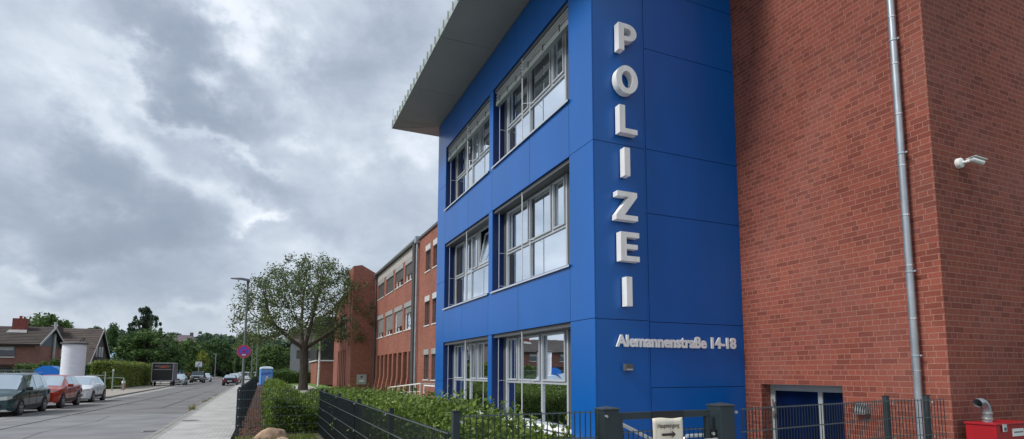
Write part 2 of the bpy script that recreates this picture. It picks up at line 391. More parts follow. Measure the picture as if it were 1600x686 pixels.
# seams and old repair strips in the asphalt
M_seam = mat('bitumen_seam', (.06,.06,.062), .8, var=.3, vscale=3)
M_seaml = mat('pale_seam', (.24,.24,.235), .9, var=.3, vscale=5)
b = MB()
def flat_line(b, pts, w, z):
    for (x0,y0),(x1,y1) in zip(pts, pts[1:]):
        d = Vector((x1-x0, y1-y0, 0)); n_ = Vector((-d.y, d.x, 0)).normalized()*w/2
        b.quad((x0-n_.x,y0-n_.y,z),(x1-n_.x,y1-n_.y,z),(x1+n_.x,y1+n_.y,z),(x0+n_.x,y0+n_.y,z))
flat_line(b, [(-7.5,-10),(-7.45,24),(-7.2,34),(-6.95,46),(-6.9,60),(-7.0,80),(-7.2,100)], .10, -.091)
flat_line(b, [(-4.6,34),(-4.62,52),(-4.7,75)], .05, -.091)
flat_line(b, [(-8.8,52.6),(-6.3,53.2)], .14, -.0905)
flat_line(b, [(-4.6,41),(-3.6,41.3)], .1, -.0905)
flat_line(b, [(-6.1,16),(-5.8,19.5),(-6.0,22),(-5.5,26),(-5.7,29)], .022, -.0905)
flat_line(b, [(-8.6,18),(-8.2,21),(-8.5,25.5),(-8.0,29)], .02, -.0905)
for k in range(75):
    y = 12+k*1.0; x = -2.75-.0065*max(0, y-19)
    b.quad((x+.001,y,.0095),(x+.139,y,.0095),(x+.139,y+.014,.0095),(x+.001,y+.014,.0095))
o = b.build('road_seams', M_seam); o['kind'] = 'structure'
b = MB(); flat_line(b, [(-9.15,30.42),(-5.6,29.85),(-2.89,29.3)], .14, -.088)
flat_line(b, [(-6.2,44),(-4.2,44.5)], .22, -.088)
o = b.build('road_pale_seam', M_seaml); o['kind'] = 'structure'
# property ground
sheet('mulch_bed', [(-.6,16.2),(.25,16.2),(.25,80),(-.75,80),(-.66,40)], .012, M_mulch, .15)
sheet('garden_soil', [(.25,-2),(9.0,-2),(9.0,18),(3.2,18),(3.2,80),(.25,80)], .004, M_dirt, .15)
sheet('forecourt_paving', [(2.9,-2),(9.0,-2),(9.0,30),(2.9,30)], .03, M_pav, .02)
sheet('verge_soil', [(-.72,-12),(.25,-12),(.25,16.2),(-.6,16.2),(-.72,16.2)], .002, M_dirt, .1)
sheet('light_path', [(2.0,30),(4.6,30),(5.2,78),(1.7,78)], .03, M_path, .02)
sheet('lawn', [(4.62,31),(9.1,31),(9.1,53.8),(6.9,53.8),(6.9,90),(5.25,90),(4.9,54)], .05, M_lawn, .05)
sheet('car_park', [(-.4,104),(20,104),(24,150),(-.4,150)], -.05, M_asph2, .05)
sheet('lawn_far', [(.3,80.2),(5.2,80.2),(16,92),(16,103),(.3,103)], .03, M_lawn, .05)

# grass along kerb, weeds
def leaves_quads(b, pts, size, flat=0., asp=.55, jitter=.5, up=None):
    for p in pts:
        s = size*random.uniform(1-jitter, 1+jitter*.6)
        n_ = Vector((random.gauss(0,1), random.gauss(0,1), random.gauss(0,1)+flat)).normalized()
        t = n_.orthogonal().normalized(); t.rotate(Matrix.Rotation(random.uniform(0, 6.28), 3, n_)); q = n_.cross(t)
        p = Vector(p); a = t*s*.5; c = q*s*.5*asp
        b.quad(p-a, p-a*.1-c, p+a, p-a*.1+c)
b = MB()
for (cx, cy, r, n_, h) in ([(-2.72, random.uniform(18,60), .06, 12, .06) for _ in range(80)] +
                        [(-2.92,30.5,.10,50,.45),(-2.93,31.3,.10,40,.25),(-2.85,28.2,.08,40,.15),(-2.8,25.2,.08,30,.12),(-2.78,21.2,.08,30,.10),(-3.02,38.5,.12,45,.3),(-3.05,42,.12,40,.25),(-3.1,48,.12,40,.25)]):
    for _ in range(n_):
        x = cx + random.gauss(0, r*.5); y = cy + random.gauss(0, r*1.5); hh = h*random.uniform(.4, 1)
        a = random.uniform(0, 6.28); w = .012+.02*h; dx, dy = math.cos(a)*w, math.sin(a)*w; lx, ly = random.gauss(0, .35)*hh, random.gauss(0, .35)*hh
        b.poly([(x-dx,y-dy,-.09),(x+dx,y+dy,-.09),(x+lx,y+ly,-.09+hh)])
tag(b.build('kerb_weeds', leaf_mat('weed', (.13,.13,.05), (.36,.32,.15))), 'dry grass and weeds sprouting along the right kerb', 'weeds', kind='stuff')
b = MB()
for _ in range(2600):
    x = random.uniform(-.6, .22); y = 16.0+random.random()**1.5*14; s = random.uniform(.02, .06)
    a = random.uniform(0, 3.14); z = .012+random.random()*.03
    dx, dy = math.cos(a)*s, math.sin(a)*s
    b.quad((x-dx,y-dy,z),(x+dy*.3,y-dx*.3,z+.01),(x+dx,y+dy,z+random.random()*.02),(x-dy*.3,y+dx*.3,z))
tag(b.build('bark_chips', mat('bark_chip', (.16,.085,.055), .9, var=.5, vscale=9)), 'loose brown bark chips in the bed behind the street fence', 'bark chips', kind='stuff')
b = MB()
for _ in range(1500):
    x = random.uniform(-.58, 1.3); y = random.uniform(15.3, 16.6); hh = random.uniform(.05, .16)
    a = random.uniform(0, 6.28); dx, dy = math.cos(a)*.01, math.sin(a)*.01
    b.poly([(x-dx,y-dy,0),(x+dx,y+dy,0),(x+random.gauss(0,.04),y+random.gauss(0,.04),hh)])
tag(b.build('fence_grass', leaf_mat('grass_blade', (.10,.16,.03), (.22,.28,.07))), 'sparse grass at the foot of the front fence panel', 'grass', kind='stuff')
# manhole + drain + small road litter
r = thing('manhole_cover', 'round dark iron cover set in the grey pavement', 'manhole cover', (-2.31,23.6,.004))
MB().lathe([(.0001,.006),(.28,.006),(.31,.004),(.33,0)], k=28).build('rim', M_conc, r); MB().lathe([(.0001,.010),(.24,.010),(.25,.006)], k=24).build('lid', M_dpipe, r)
r = thing('road_drain', 'rusty drain cover in the road beside the right kerb', 'drain', (-3.05,20.9,-.094))
MB().box(-.25,.25,-.2,.2,0,.006).build('frame', M_conc, r)
b = MB(); [b.box(-.2,.2,-.17+i*.055,-.14+i*.055,.004,.012) for i in range(7)]; b.build('grate', M_dpipe, r)

# ------------------------------------------------------------------ walls with openings
def wall(name, axis, const, u0, u1, z0, z1, openings, depth, m, parent, out=-1, mrev=None):
    """axis 'x': plane X=const spanned by Y,Z; axis 'y': plane Y=const spanned by X,Z. openings = (ua,ub,za,zb); depth goes inward (away from out)"""
    b = MB(); us = sorted({u0, u1, *[o[0] for o in openings], *[o[1] for o in openings]}); zs = sorted({z0, z1, *[o[2] for o in openings], *[o[3] for o in openings]})
    us = [u for u in us if u0 <= u <= u1]; zs = [z for z in zs if z0 <= z <= z1]
    P = (lambda u, z, d=0: (const-out*d, u, z)) if axis == 'x' else (lambda u, z, d=0: (u, const-out*d, z))
    for ua, ub in zip(us, us[1:]):
        for za, zb in zip(zs, zs[1:]):
            um, zm = (ua+ub)/2, (za+zb)/2
            if any(o[0] < um < o[1] and o[2] < zm < o[3] for o in openings): continue
            b.quad(P(ua,za), P(ub,za), P(ub,zb), P(ua,zb))
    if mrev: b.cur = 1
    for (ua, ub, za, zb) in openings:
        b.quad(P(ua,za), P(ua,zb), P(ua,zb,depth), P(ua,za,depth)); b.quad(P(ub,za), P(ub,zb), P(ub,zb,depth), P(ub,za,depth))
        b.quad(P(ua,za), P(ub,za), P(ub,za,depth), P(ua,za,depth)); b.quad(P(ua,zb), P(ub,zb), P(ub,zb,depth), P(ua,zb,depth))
    return b.build(name, [m, mrev] if mrev else m, parent)

# ================================================================== BLUE POLICE BUILDING
XA, YA, XB, YC = 5.54, 9.18, 9.17, 5.20
ROOFZ = 10.79
blue = thing('police_building', 'three storey blue clad block with projecting grey roof and big windows', 'building', (XA, YA, 0))
RB, LB = (10.13, 14.55), (14.85, 19.20)
ROWS = [(.46, 2.70), (3.89, 6.13), (7.38, 9.62)]
ops = [(a, b_, z0, z1) for (a, b_) in (RB, LB) for (z0, z1) in ROWS]
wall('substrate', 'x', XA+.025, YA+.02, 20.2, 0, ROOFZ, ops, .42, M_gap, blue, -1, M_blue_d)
wall('substrate', 'y', YA+.025, XA+.02, XB+.0, 0, ROOFZ, [], .1, M_gap, blue, -1)
wall('end_wall', 'y', 20.2, XA+.03, XB, 0, ROOFZ, [], .1, M_blue, blue, -1)
b = MB(); G = .006
def pan(y0, y1, z0, z1): b.box(XA, XA+.024, y0+G, y1-G, z0+G, z1-G)
cz = [.02, 2.70, 6.14, 9.62, ROOFZ-.01]
for z0, z1 in zip(cz, cz[1:]): pan(YA-.0, 10.13, z0, z1)
for z0, z1 in zip(cz, cz[1:]): pan(14.55, 14.85, z0, z1)
fz = [.02, 1.40, 4.83, 8.29, ROOFZ-.01]
for z0, z1 in zip(fz, fz[1:]): pan(19.20, 20.2, z0, z1)
for z0, z1, ys in ((2.70, 3.89, (10.13,12.77,14.85,17.2,19.2)), (6.13, 7.38, (10.13,12.09,14.60,16.65,19.2)), (9.62, ROOFZ-.01, (10.13,12.99,16.2,19.2))):
    for y0, y1 in zip(ys, ys[1:]):
        if z0 == 2.70 or z0 == 6.13:
            # keep clear of the pier panel between the bays
            pan(y0, y1, z0+.0, z1)
        else: pan(y0, y1, z0, z1)
b2 = MB()
def keep(y0, y1, z0, z1): b2.box(XA, XA+.024, y0+G, y1-G, z0+G, z1-G)
# rebuild with the pier only between window rows (no overlap with the spandrels)
for z0, z1 in zip(cz, cz[1:]): keep(YA, 10.13, z0, z1)
for (z0, z1) in ROWS: keep(14.55, 14.85, z0 if z0 > 1 else .02, z1)
for z0, z1 in zip(fz, fz[1:]): keep(19.20, 20.2, z0, z1)
for z0, z1, ys in ((2.70, 3.89, (10.13,12.77,14.85,17.2,19.2)), (6.13, 7.38, (10.13,12.09,14.60,16.65,19.2)), (9.62, ROOFZ-.01, (10.13,12.99,16.2,19.2))):
    for y0, y1 in zip(ys, ys[1:]): keep(y0, y1, z0, z1)
for x0, x1, zz in ((XA+.026, 6.73, [.02,2.69,6.14,9.62,ROOFZ-.01]), (6.77, XB-.004, [.02,1.40,2.67,4.83,6.15,8.29,9.66,ROOFZ-.01])):
    for z0, z1 in zip(zz, zz[1:]): b2.box(x0+G/2, x1-G, YA, YA+.024, z0+G, z1-G)
b2.box(6.733, 6.765, YA+.008, YA+.024, .02, ROOFZ-.02)
b2.build('cladding', M_blue, blue)
# concrete plinth below the ground floor windows
MB().box(XA+.03, XA+.20, 10.14, 19.19, 0, .40).build('plinth', M_conc, blue)
# roof
b = MB()
rx0, ry1, ry0, rx1 = 3.95, 21.05, 8.0, 9.6
b.box(rx0+.02, rx1, ry0, ry1-.02, ROOFZ+.03, ROOFZ+.18); b.build('roof_slab', M_fascia, blue)
b = MB(); g = .007
ys = [ry0, 11.4, 14.5, 17.6, YA+11.02]
for y0, y1 in zip(ys, ys[1:]):
    b.box(rx0+.03, XA, y0+g, y1-g, ROOFZ+.002, ROOFZ+.028)
b.poly([(rx0+.03, ry1-.05, ROOFZ+.002), (XA, 20.2+g, ROOFZ+.002), (rx0+.03, 20.2+g, ROOFZ+.002)])
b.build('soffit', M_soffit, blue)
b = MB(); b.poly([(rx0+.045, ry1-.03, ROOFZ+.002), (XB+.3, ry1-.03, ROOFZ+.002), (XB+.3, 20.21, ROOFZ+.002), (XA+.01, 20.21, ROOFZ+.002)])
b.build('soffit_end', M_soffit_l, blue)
b = MB(); b.box(rx0, rx0+.02, ry0, ry1, ROOFZ-.005, ROOFZ+.20); b.box(rx0, rx1, ry1-.02, ry1, ROOFZ-.005, ROOFZ+.20)
y = ry0+.2
while y < ry1: b.box(rx0-.035, rx0-.0005, y, y+.022, ROOFZ+.01, ROOFZ+.235); y += .42
b.build('roof_fascia', M_fascia, blue)
MB().tube([(rx0+.03, ry1-.05, ROOFZ+.2), (rx0+.03, ry1-.05, ROOFZ+.75)], .01, 6).build('lightning_rod', M_steel, blue)

def win_unit(bay, row, style):
    (ya, yb), (z0, z1) = bay, row
    right = ya < 12
    wt = thing('window', None, None); del_label = True
    wt.parent = blue
    X = XA+.32
    ztr = z0+1.0
    fr = MB(); gl = MB(); T = .055
    def fbar(y0, y1, za, zb, d=0, t=.07): fr.box(X-d, X-d+t, y0, y1, za, zb)
    # outer frame
    yn = 10.83 if right else ya+.02
    fbar(yn, yn+.07, z0+.05, z1-.06); fbar(yb-.30, yb-.23, z0+.05, z1-.06)
    fbar(yn+.07, yb-.30, z0+.05, z0+.10); fbar(yn+.07, yb-.30, z1-.12, z1-.06)
    fbar(yn+.07, yb-.30, ztr-.035, ztr+.025, .004)
    gf = z0 < 1
    if right and gf: muls = [13.46, 12.12]; sash = [(13.50, 14.18), (12.18, 13.42), (10.92, 12.06)]
    elif right: muls = [12.78, 11.52]; sash = [(12.83, 14.16), (11.57, 12.73), (10.90, 11.47)]
    else: muls = [17.84, 17.25, 16.56]; sash = [(17.90, 18.86), None, (16.62, 17.18), (14.98, 16.50)]
    tilt = None
    for i, my in enumerate(muls):
        low = (i == (1 if gf else 0)) if right else (i in (0, 1))
        fbar(my-.035, my+.035, z0+.11 if low else ztr+.026, z1-.121, .002)
    open_parts = []
    for i, s_ in enumerate(sash):
        if s_ is None: continue
        a, c = s_
        if style == 'tilt' and i == len(sash)-1:
            tilt = (a, c); continue
        for (p, q, r_, t_) in ((a, a+.04, ztr+.03, z1-.125), (c-.04, c, ztr+.03, z1-.125), (a+.04, c-.04, ztr+.03, ztr+.07), (a+.04, c-.04, z1-.165, z1-.125)):
            fr.box(X-.035, X+.02, p, q, r_, t_)
    fr.build('frame', M_frame, wt, bevel=.006)
    if tilt:
        a, c = tilt; hgt = z1-.16-(ztr+.05); ang = R(10); sn, cs = math.sin(ang), math.cos(ang)
        tb = MB(); gb = MB()
        def tp(y, h, o=0): return (X-.01+h*sn+o*cs, y, ztr+.05+h*cs-o*sn)
        for (p, q, h0, h1) in ((a, a+.06, 0, hgt), (c-.06, c, 0, hgt), (a+.06, c-.06, 0, .06), (a+.06, c-.06, hgt-.06, hgt)):
            n0 = [tp(p,h0), tp(q,h0), tp(q,h1), tp(p,h1)]; n1 = [tp(p,h0,.05), tp(q,h0,.05), tp(q,h1,.05), tp(p,h1,.05)]
            tb.quad(*n0); tb.quad(*n1)
            for k in range(4): tb.quad(n0[k], n0[(k+1)%4], n1[(k+1)%4], n1[k])
        tb.build('sash', M_frame, wt)
        gb.quad(tp(a+.06,.06,.02), tp(c-.06,.06,.02), tp(c-.06,hgt-.06,.02), tp(a+.06,hgt-.06,.02)); gb.build('pane', M_glass_up, wt)
        MB().box(X+.3, X+.31, a, c, ztr, z1).build('dark_room', M_black, wt)
    # glass: one sheet behind the frame
    gx = X+.035
    ycut = tilt[0] if tilt else None
    if tilt:
        gl.quad((gx,tilt[1],z0+.06),(gx,yb-.24,z0+.06),(gx,yb-.24,z1-.08),(gx,tilt[1],z1-.08)); gl.quad((gx,ya+.04,z0+.06),(gx,tilt[1],z0+.06),(gx,tilt[1],ztr),(gx,ya+.04,ztr))
    else: gl.quad((gx,yn+.02,z0+.06),(gx,yb-.24,z0+.06),(gx,yb-.24,z1-.08),(gx,yn+.02,z1-.08))
    gl.build('pane', M_glass_up if z0 > 1 else M_glass_lo, wt)
    # dark vertical closing profile beside the far reveal and behind everything
    MB().box(X+.02, X+.06, yb-.23, yb-.005, z0+.01, z1-.01).build('side_panel', M_blindbox, wt)
    if right: MB().box(X+.02, X+.06, ya+.005, yn, z0+.01, z1-.01).build('side_panel', M_blindbox, wt)
    # narrow black strips set just in front of the pane
    ds = MB()
    if z0 > 1:
        if right: ds.box(gx-.004, gx-.002, 13.92, 14.12, z0+.12, ztr-.05)
        else: ds.box(gx-.004, gx-.002, 18.45 if style == 'tilt' else 18.62, 18.88, z0+.12, z1-.2)
        ds.box(gx-.004, gx-.002, (12.58 if right else 17.30), (12.66 if right else 17.60), (z0+.12 if right else ztr+.1), z1-.2)
        ds.build('dark_strip', M_black, wt)
    # sill
    sl = MB(); zt = z0+.03 if z0 > 1 else z0+.05
    sl.poly([(XA-.05, ya-.04, z0-.035), (XA-.05, yb+.02, z0-.035), (X, yb+.02, zt), (X, ya-.04, zt)])
    sl.box(XA-.05, XA-.045, ya-.04, yb+.02, z0-.075, z0-.036); sl.poly([(XA-.05, ya-.04, z0-.037), (XA-.05, yb+.02, z0-.037), (XA+.0, yb+.02, z0-.037), (XA+.0, ya-.04, z0-.037)])
    sl.build('sill', M_alu if z0 > 1 else M_white, wt)
    # head box and blind
    MB().box(XA+.05, XA+.31, ya+.004, yb-.004, z1-.09, z1-.004).build('blind_box', M_blindbox, wt)
    rods = [12.66 if right else 16.97, yb-.20]
    for k, ry in enumerate(rods):
        gd = MB()
        xx = XA+.06 if k == 0 else XA+.12
        gd.tube([(xx, ry, z0-.01), (xx, ry, z1-.02)], .017 if k == 0 else .009, 8)
        for zz in (z0+.12, z0+1.02): gd.bar((xx, ry, zz), (X, ry-(.18 if k == 0 else 0), zz), .012)
        gd.build('guide_rod', M_alu, wt)
    MB().tube([(XA+.06, ya+.05, z0-.01), (XA+.06, ya+.05, z1-.02)], .012, 8).build('guide_rod', M_alu, wt)
    if style == 'blind':
        zb = z1-.55
        for (p, q) in ((ya+.02, rods[0]-.03), (rods[0]+.03, yb-.16)):
            o_ = MB().box(XA+.02, XA+.13, p, q, zb, zb+.13).build('blind', M_blindcase, wt, bevel=.004)
            bl = MB()
            for k in range(3):
                zz = zb+.20+k*.085; bl.box(XA+.03, XA+.075, p, q, zz, zz+.012)
            bl.build('slat', M_slat, o_)
        cl = MB()
        for (p, q) in ((ya+.02, rods[0]-.03), (rods[0]+.03, yb-.16)):
            for k in range(3):
                yy = p+(q-p)*(k+.5)/3; cl.box(XA+.01, XA+.019, yy-.02, yy+.02, zb+.05, zb+.2)
        cl.build('blind_clip', M_black, wt)
    for k in list(wt.keys()): del wt[k]
    return wt
for bay in (RB, LB):
    for i, row in enumerate(ROWS):
        st = 'blind' if i == 2 else ('tilt' if (i == 1 and bay is LB) else 'plain')
        win_unit(bay, row, st)
# raised roller parts in the ground floor reveals are dark blue side cheeks
rel(blue)

# ------------------------------------------------------------------ lettering POLIZEI (solid letters on the right face)
def extrude_poly(b, outer, holes, y0, y1):
    """outline in (x,z), solid between y0 (front) and y1 (back); holes joined through a bmesh fill"""
    bm = bmesh.new()
    loops = [outer]+holes
    edges = []
    for lp in loops:
        vs = [bm.verts.new((x, y0, z)) for x, z in lp]
        for i in range(len(vs)): edges.append(bm.edges.new((vs[i], vs[(i+1) % len(vs)])))
    bmesh.ops.triangle_fill(bm, edges=edges, use_beauty=True, use_dissolve=False)
    base = len(b.v); bm.verts.index_update()
    for v in bm.verts: b.v.append(tuple(v.co))
    for f in bm.faces: b.f.append(tuple(base+v.index for v in f.verts)); b.mi.append(b.cur)
    bm.free()
    for lp in loops:
        for i in range(len(lp)):
            (xa, za), (xb, zb) = lp[i], lp[(i+1) % len(lp)]
            b.quad((xa,y0,za),(xb,y0,zb),(xb,y1,zb),(xa,y1,za))
def arc(cx, cz, rx, rz, a0, a1, n): return [(cx+rx*math.cos(R(a0+(a1-a0)*i/n)), cz+rz*math.sin(R(a0+(a1-a0)*i/n))) for i in range(n+1)]
def glyph(ch):
    W, Hh, s = .42, .68, .128
    if ch == 'P':
        r_ = .205
        o = [(0,0),(s,0),(s,.25)]+arc(.22, .465, .205, .215, -90, 90, 12)+[(0,.68)]
        h = [[(s,.37)]+arc(.215,.465,.085,.095,-90,90,8)+[(s,.56)]]
        return o, h
    if ch == 'O': return arc(.25,.34,.255,.35,0,360,36)[:-1], [arc(.25,.34,.125,.215,0,360,28)[:-1]]
    if ch == 'L': return [(0,0),(.41,0),(.41,.12),(s,.12),(s,.68),(0,.68)], []
    if ch == 'I': return [(0,0),(s,0),(s,.68),(0,.68)], []
    if ch == 'Z': return [(0,0),(.49,0),(.49,.12),(.19,.12),(.48,.57),(.48,.68),(.03,.68),(.03,.56),(.29,.56),(0,.11)], []
    if ch == 'E': return [(0,0),(.42,0),(.42,.12),(s,.12),(s,.285),(.38,.285),(.38,.395),(s,.395),(s,.56),(.42,.56),(.42,.68),(0,.68)], []
sign = thing('letter_sign', 'white upright sign reading POLIZEI on the dark blue side wall', 'sign', (6.0, 9.18, 2.9))
M_lside = M_letter
lets = [('P',6.05,8.01),('O',5.98,7.13),('L',6.04,6.31),('I',6.135,5.46),('Z',5.93,4.58),('E',6.02,3.79),('I',6.13,2.93)]
KZ = .56/.68
for ch, x, z in lets:
    o_, h_ = glyph(ch); b = MB(); o_ = [(p, q*KZ) for p, q in o_]; h_ = [[(p, q*KZ) for p, q in h] for h in h_]
    extrude_poly(b, [(x+p, z+q) for p, q in o_], [[(x+p, z+q) for p, q in h] for h in h_], 9.00, 9.155)
    b.build('letter', M_letter, sign)
    MB().box(x+.05, x+.08, 9.15, 9.182, z+(.04 if ch == 'Z' else .3), z+(.07 if ch == 'Z' else .33)).build('letter_fixing', M_alu, sign)
rel(sign)

def text_mesh(name, body, size, extrude, m, parent, loc, rot, offset=0., width=None, shear=0.):
    cu = bpy.data.curves.new(name, 'FONT'); cu.body = body; cu.size = size; cu.extrude = extrude; cu.offset = offset; cu.resolution_u = 3; cu.shear = shear
    t = bpy.data.objects.new('tmp', cu); COL.objects.link(t); bpy.context.view_layer.update()
    dg = bpy.context.evaluated_depsgraph_get(); me = bpy.data.meshes.new_from_object(t.evaluated_get(dg)); bpy.data.objects.remove(t)
    me.name = name
    xs = [v.co.x for v in me.vertices]; w = max(xs)-min(xs); x0 = min(xs)
    if width:
        k = width/w
        for v in me.vertices: v.co.x = (v.co.x-x0)*k
    me.materials.clear(); me.materials.append(m)
    o = bpy.data.objects.new(name, me); COL.objects.link(o); o.location = loc; o.rotation_euler = rot
    if parent is not None: o.parent = parent
    return o
def split_parts(o, name):
    me = o.data; bm = bmesh.new(); bm.from_mesh(me); bmesh.ops.remove_doubles(bm, verts=bm.verts, dist=1e-6); bm.verts.ensure_lookup_table()
    seen = set(); groups = []
    for v in bm.verts:
        if v.index in seen: continue
        st = [v]; g = set()
        while st:
            q = st.pop()
            if q.index in g: continue
            g.add(q.index); st += [e.other_vert(q) for e in q.link_edges]
        seen |= g; groups.append(g)
    for g in groups:
        idx = sorted(g); mp = {a: k for k, a in enumerate(idx)}
        m2 = bpy.data.meshes.new(name); m2.from_pydata([tuple(bm.verts[i].co) for i in idx], [], [tuple(mp[v.index] for v in f.verts) for f in bm.faces if f.verts[0].index in g])
        m2.materials.append(me.materials[0]); c = bpy.data.objects.new(name, m2); COL.objects.link(c); c.location = o.location; c.rotation_euler = o.rotation_euler; c.parent = o.parent
    bm.free(); bpy.data.objects.remove(o)
adr = thing('address_sign', 'small silver letters Alemannenstraße 14-18 across the dark blue wall', 'sign', (5.96, 9.18, 2.18))
split_parts(text_mesh('lettering', 'Alemannenstraße 14-18', .30, .018, M_lettext, adr, (5.965, 9.14, 2.185), (R(90),0,0), .0115, 2.94), 'letter')
rel(adr)
r = thing('wall_lamp', 'small dark square lamp box under the address letters', 'lamp', (6.14, 9.18, 1.7))
MB().box(6.13, 6.30, 9.07, 9.178, 1.72, 1.85).build('housing', mat('lamp_grey', (.10,.105,.11), .5), r, bevel=.006)
MB().box(6.15, 6.28, 9.062, 9.069, 1.735, 1.76).build('lens', M_frame, r); rel(r)

# ================================================================== RED BRICK BLOCK (right)
red = thing('brick_block', 'tall windowless red brick block rising right beside the blue cladding', 'building', (XB, YC, 0))
DO = (6.95, 8.76, -.6, 1.46)
wall('brick_wall', 'x', XB, YC, 20.0, -.8, 12.5, [DO], .30, M_brick_c, red, -1)
wall('brick_wall', 'y', YC, XB, 26.0, -.8, 12.5, [], .3, M_brick_c, red, -1)
MB().quad((XB,YC,12.5),(26,YC,12.5),(26,20,12.5),(XB,20,12.5))
b = MB(); b.box(XB-.02, 26, YC-.02, 20, 12.5, 12.6); b.build('roof', M_zinc, red)
dr = MB(); X = XB+.29
for a, c, z0, z1 in ((8.64,8.752,-.55,1.455),(6.955,7.06,-.55,1.455),(7.06,8.64,1.33,1.455),(7.545,7.64,-.55,1.33),(7.06,8.64,-.55,-.35)): dr.box(X-.06, X, a, c, z0, z1)
dd = dr.build('door', mat('door_grey', (.30,.325,.33), .45, var=.06), red, bevel=.006)
MB().box(X-.03, X-.01, 7.06, 8.64, -.35, 1.33).build('door_glass', M_blue_d and mat('blue_door_panel', (.001,.006,.035), .3, var=.3, spec=.25), dd)
b = MB()
for zz in (1.02, .78): b.box(X-.085, X-.061, 8.66, 8.69, zz, zz+.14); b.box(X-.10, X-.061, 8.60, 8.66, zz+.04, zz+.09)
b.build('hinge', M_bolt, dd)
# drainpipe
pp = MB(); pp.tube([(9.06, 5.60, 0), (9.06, 5.60, 12.3)], .056, 16)
pp.build('drainpipe', M_zinc, red, smooth=True)
b = MB()
for zz in (.95, 1.72, 2.52, 3.35, 4.15, 4.95, 5.8, 6.65, 7.45): b.lathe([(.058,-.012),(.062,-.012),(.062,.012),(.058,.012)], (9.06,5.60,zz), 16)
b.build('pipe_collar', M_bolt, red)
b = MB()
for zz in (1.95, 3.25, 5.15, 7.05):
    b.lathe([(.0575,-.012),(.066,-.012),(.066,.012),(.0575,.012)], (9.06,5.60,zz), 16); b.bar((9.06,5.53,zz),(9.06,5.50,zz),.022); b.bar((9.12,5.60,zz),(9.17,5.60,zz),.02)
b.build('pipe_clip', M_steel, red)
rel(red)
r = thing('wall_light', 'small ribbed grey light box on the brick wall beside the door', 'lamp', (XB, 6.6, 1.0))
b = MB()
b.v += [(XB-.002,6.70,1.02),(XB-.002,6.46,1.02),(XB-.002,6.46,1.18),(XB-.002,6.70,1.18),(XB-.13,6.68,1.0),(XB-.13,6.48,1.0),(XB-.06,6.48,1.17),(XB-.06,6.68,1.17)]
b.f += [(4,5,6,7),(0,1,5,4),(3,2,6,7),(0,4,7,3),(1,2,6,5)]; b.mi += [0]*5
b.build('housing', mat('light_housing', (.20,.205,.21), .4), r)
b = MB(); [b.bar((XB-.128,6.50+i*.045,1.01),(XB-.064,6.50+i*.045,1.165),.012) for i in range(5)]; b.build('rib', M_black, r); rel(r)

# security camera on the right face
p0 = Vector(atY(1496, 256, YC)); r = thing('security_camera', 'white bullet security camera on a round bracket high on the brick wall', 'camera', tuple(p0))
b = MB().lathe([(.0001,-.075),(.055,-.075),(.078,-.06),(.082,-.002)], (0,0,0), 20, 'y'); b.build('mount', M_white, r, smooth=True)
b = MB().tube([(0,-.07,0),(.03,-.10,.0),(.06,-.13,.02)], .022, 10); b.build('arm', M_white, r, smooth=True)
b = MB().tube([(.03,-.14,.015),(.10,-.16,.03),(.30,-.20,-.005)], [.026,.036,.036], 14); b.build('body', M_white, r, smooth=True)
b = MB(); b.bar((.02,-.137,.045),(.12,-.165,.085),.075,.008); b.bar((.12,-.165,.085),(.35,-.212,.042),.085,.008); b.build('sun_shield', M_white, r)
b = MB().tube([(.30,-.20,-.005),(.304,-.201,-.006)], .028, 14); b.build('lens', M_black, r)

# red box with vent pipe
r = thing('red_cabinet', 'bright red metal cabinet against the brick wall with a bent grey vent', 'cabinet', (9.3, 4.7, 0))
x0, x1, y0, y1, zt = 9.235, 10.12, 4.69, 5.08, .99
MB().box(x0, x1, y0, y1, .0, zt-.03).build('body', M_redbox, r, bevel=.012)
b = MB(); b.box(x0-.015, x1+.015, y0-.015, y1+.01, zt-.029, zt); b.build('lid', M_redbox, r, bevel=.006)
b = MB(); b.box(9.62, 9.90, y0-.006, y0-.001, .80, .905); b.build('label_plate', M_white, r)
b = MB()
for i in range(14): b.box(9.655+i*.016, 9.667+i*.016, y0-.009, y0-.0065, .848, .868-(i % 3)*.004)
b.build('label_text', M_dpipe, r)
b = MB(); b.box(9.36, 9.45, y0-.024, y0-.0155, .875, .975); b.build('plate', M_alu, r)
b = MB(); b.box(9.38, 9.43, y0-.027, y0-.0245, .89, .93); b.build('lock', M_dpipe, r)
vx, vy = 9.50, 4.93
pts = [(vx,vy,zt-.01),(vx,vy,zt+.14)]+[(vx-.14+.14*math.cos(R(a)), vy, zt+.14+.14*math.sin(R(a))) for a in (20,40,60,80,100,115)]
b = MB().tube(pts, .062, 18, cap=False); b.build('vent_pipe', M_zinc, r, smooth=True)
b = MB(); b.lathe([(.064,0),(.072,.004),(.072,.022),(.064,.026)], (vx,vy,zt+.03), 18); b.lathe([(.064,0),(.074,.004),(.074,.03),(.064,.034)], (vx,vy,zt+.11), 18)
b.build('pipe_clamp', M_bolt, r, smooth=True)
rel(r)

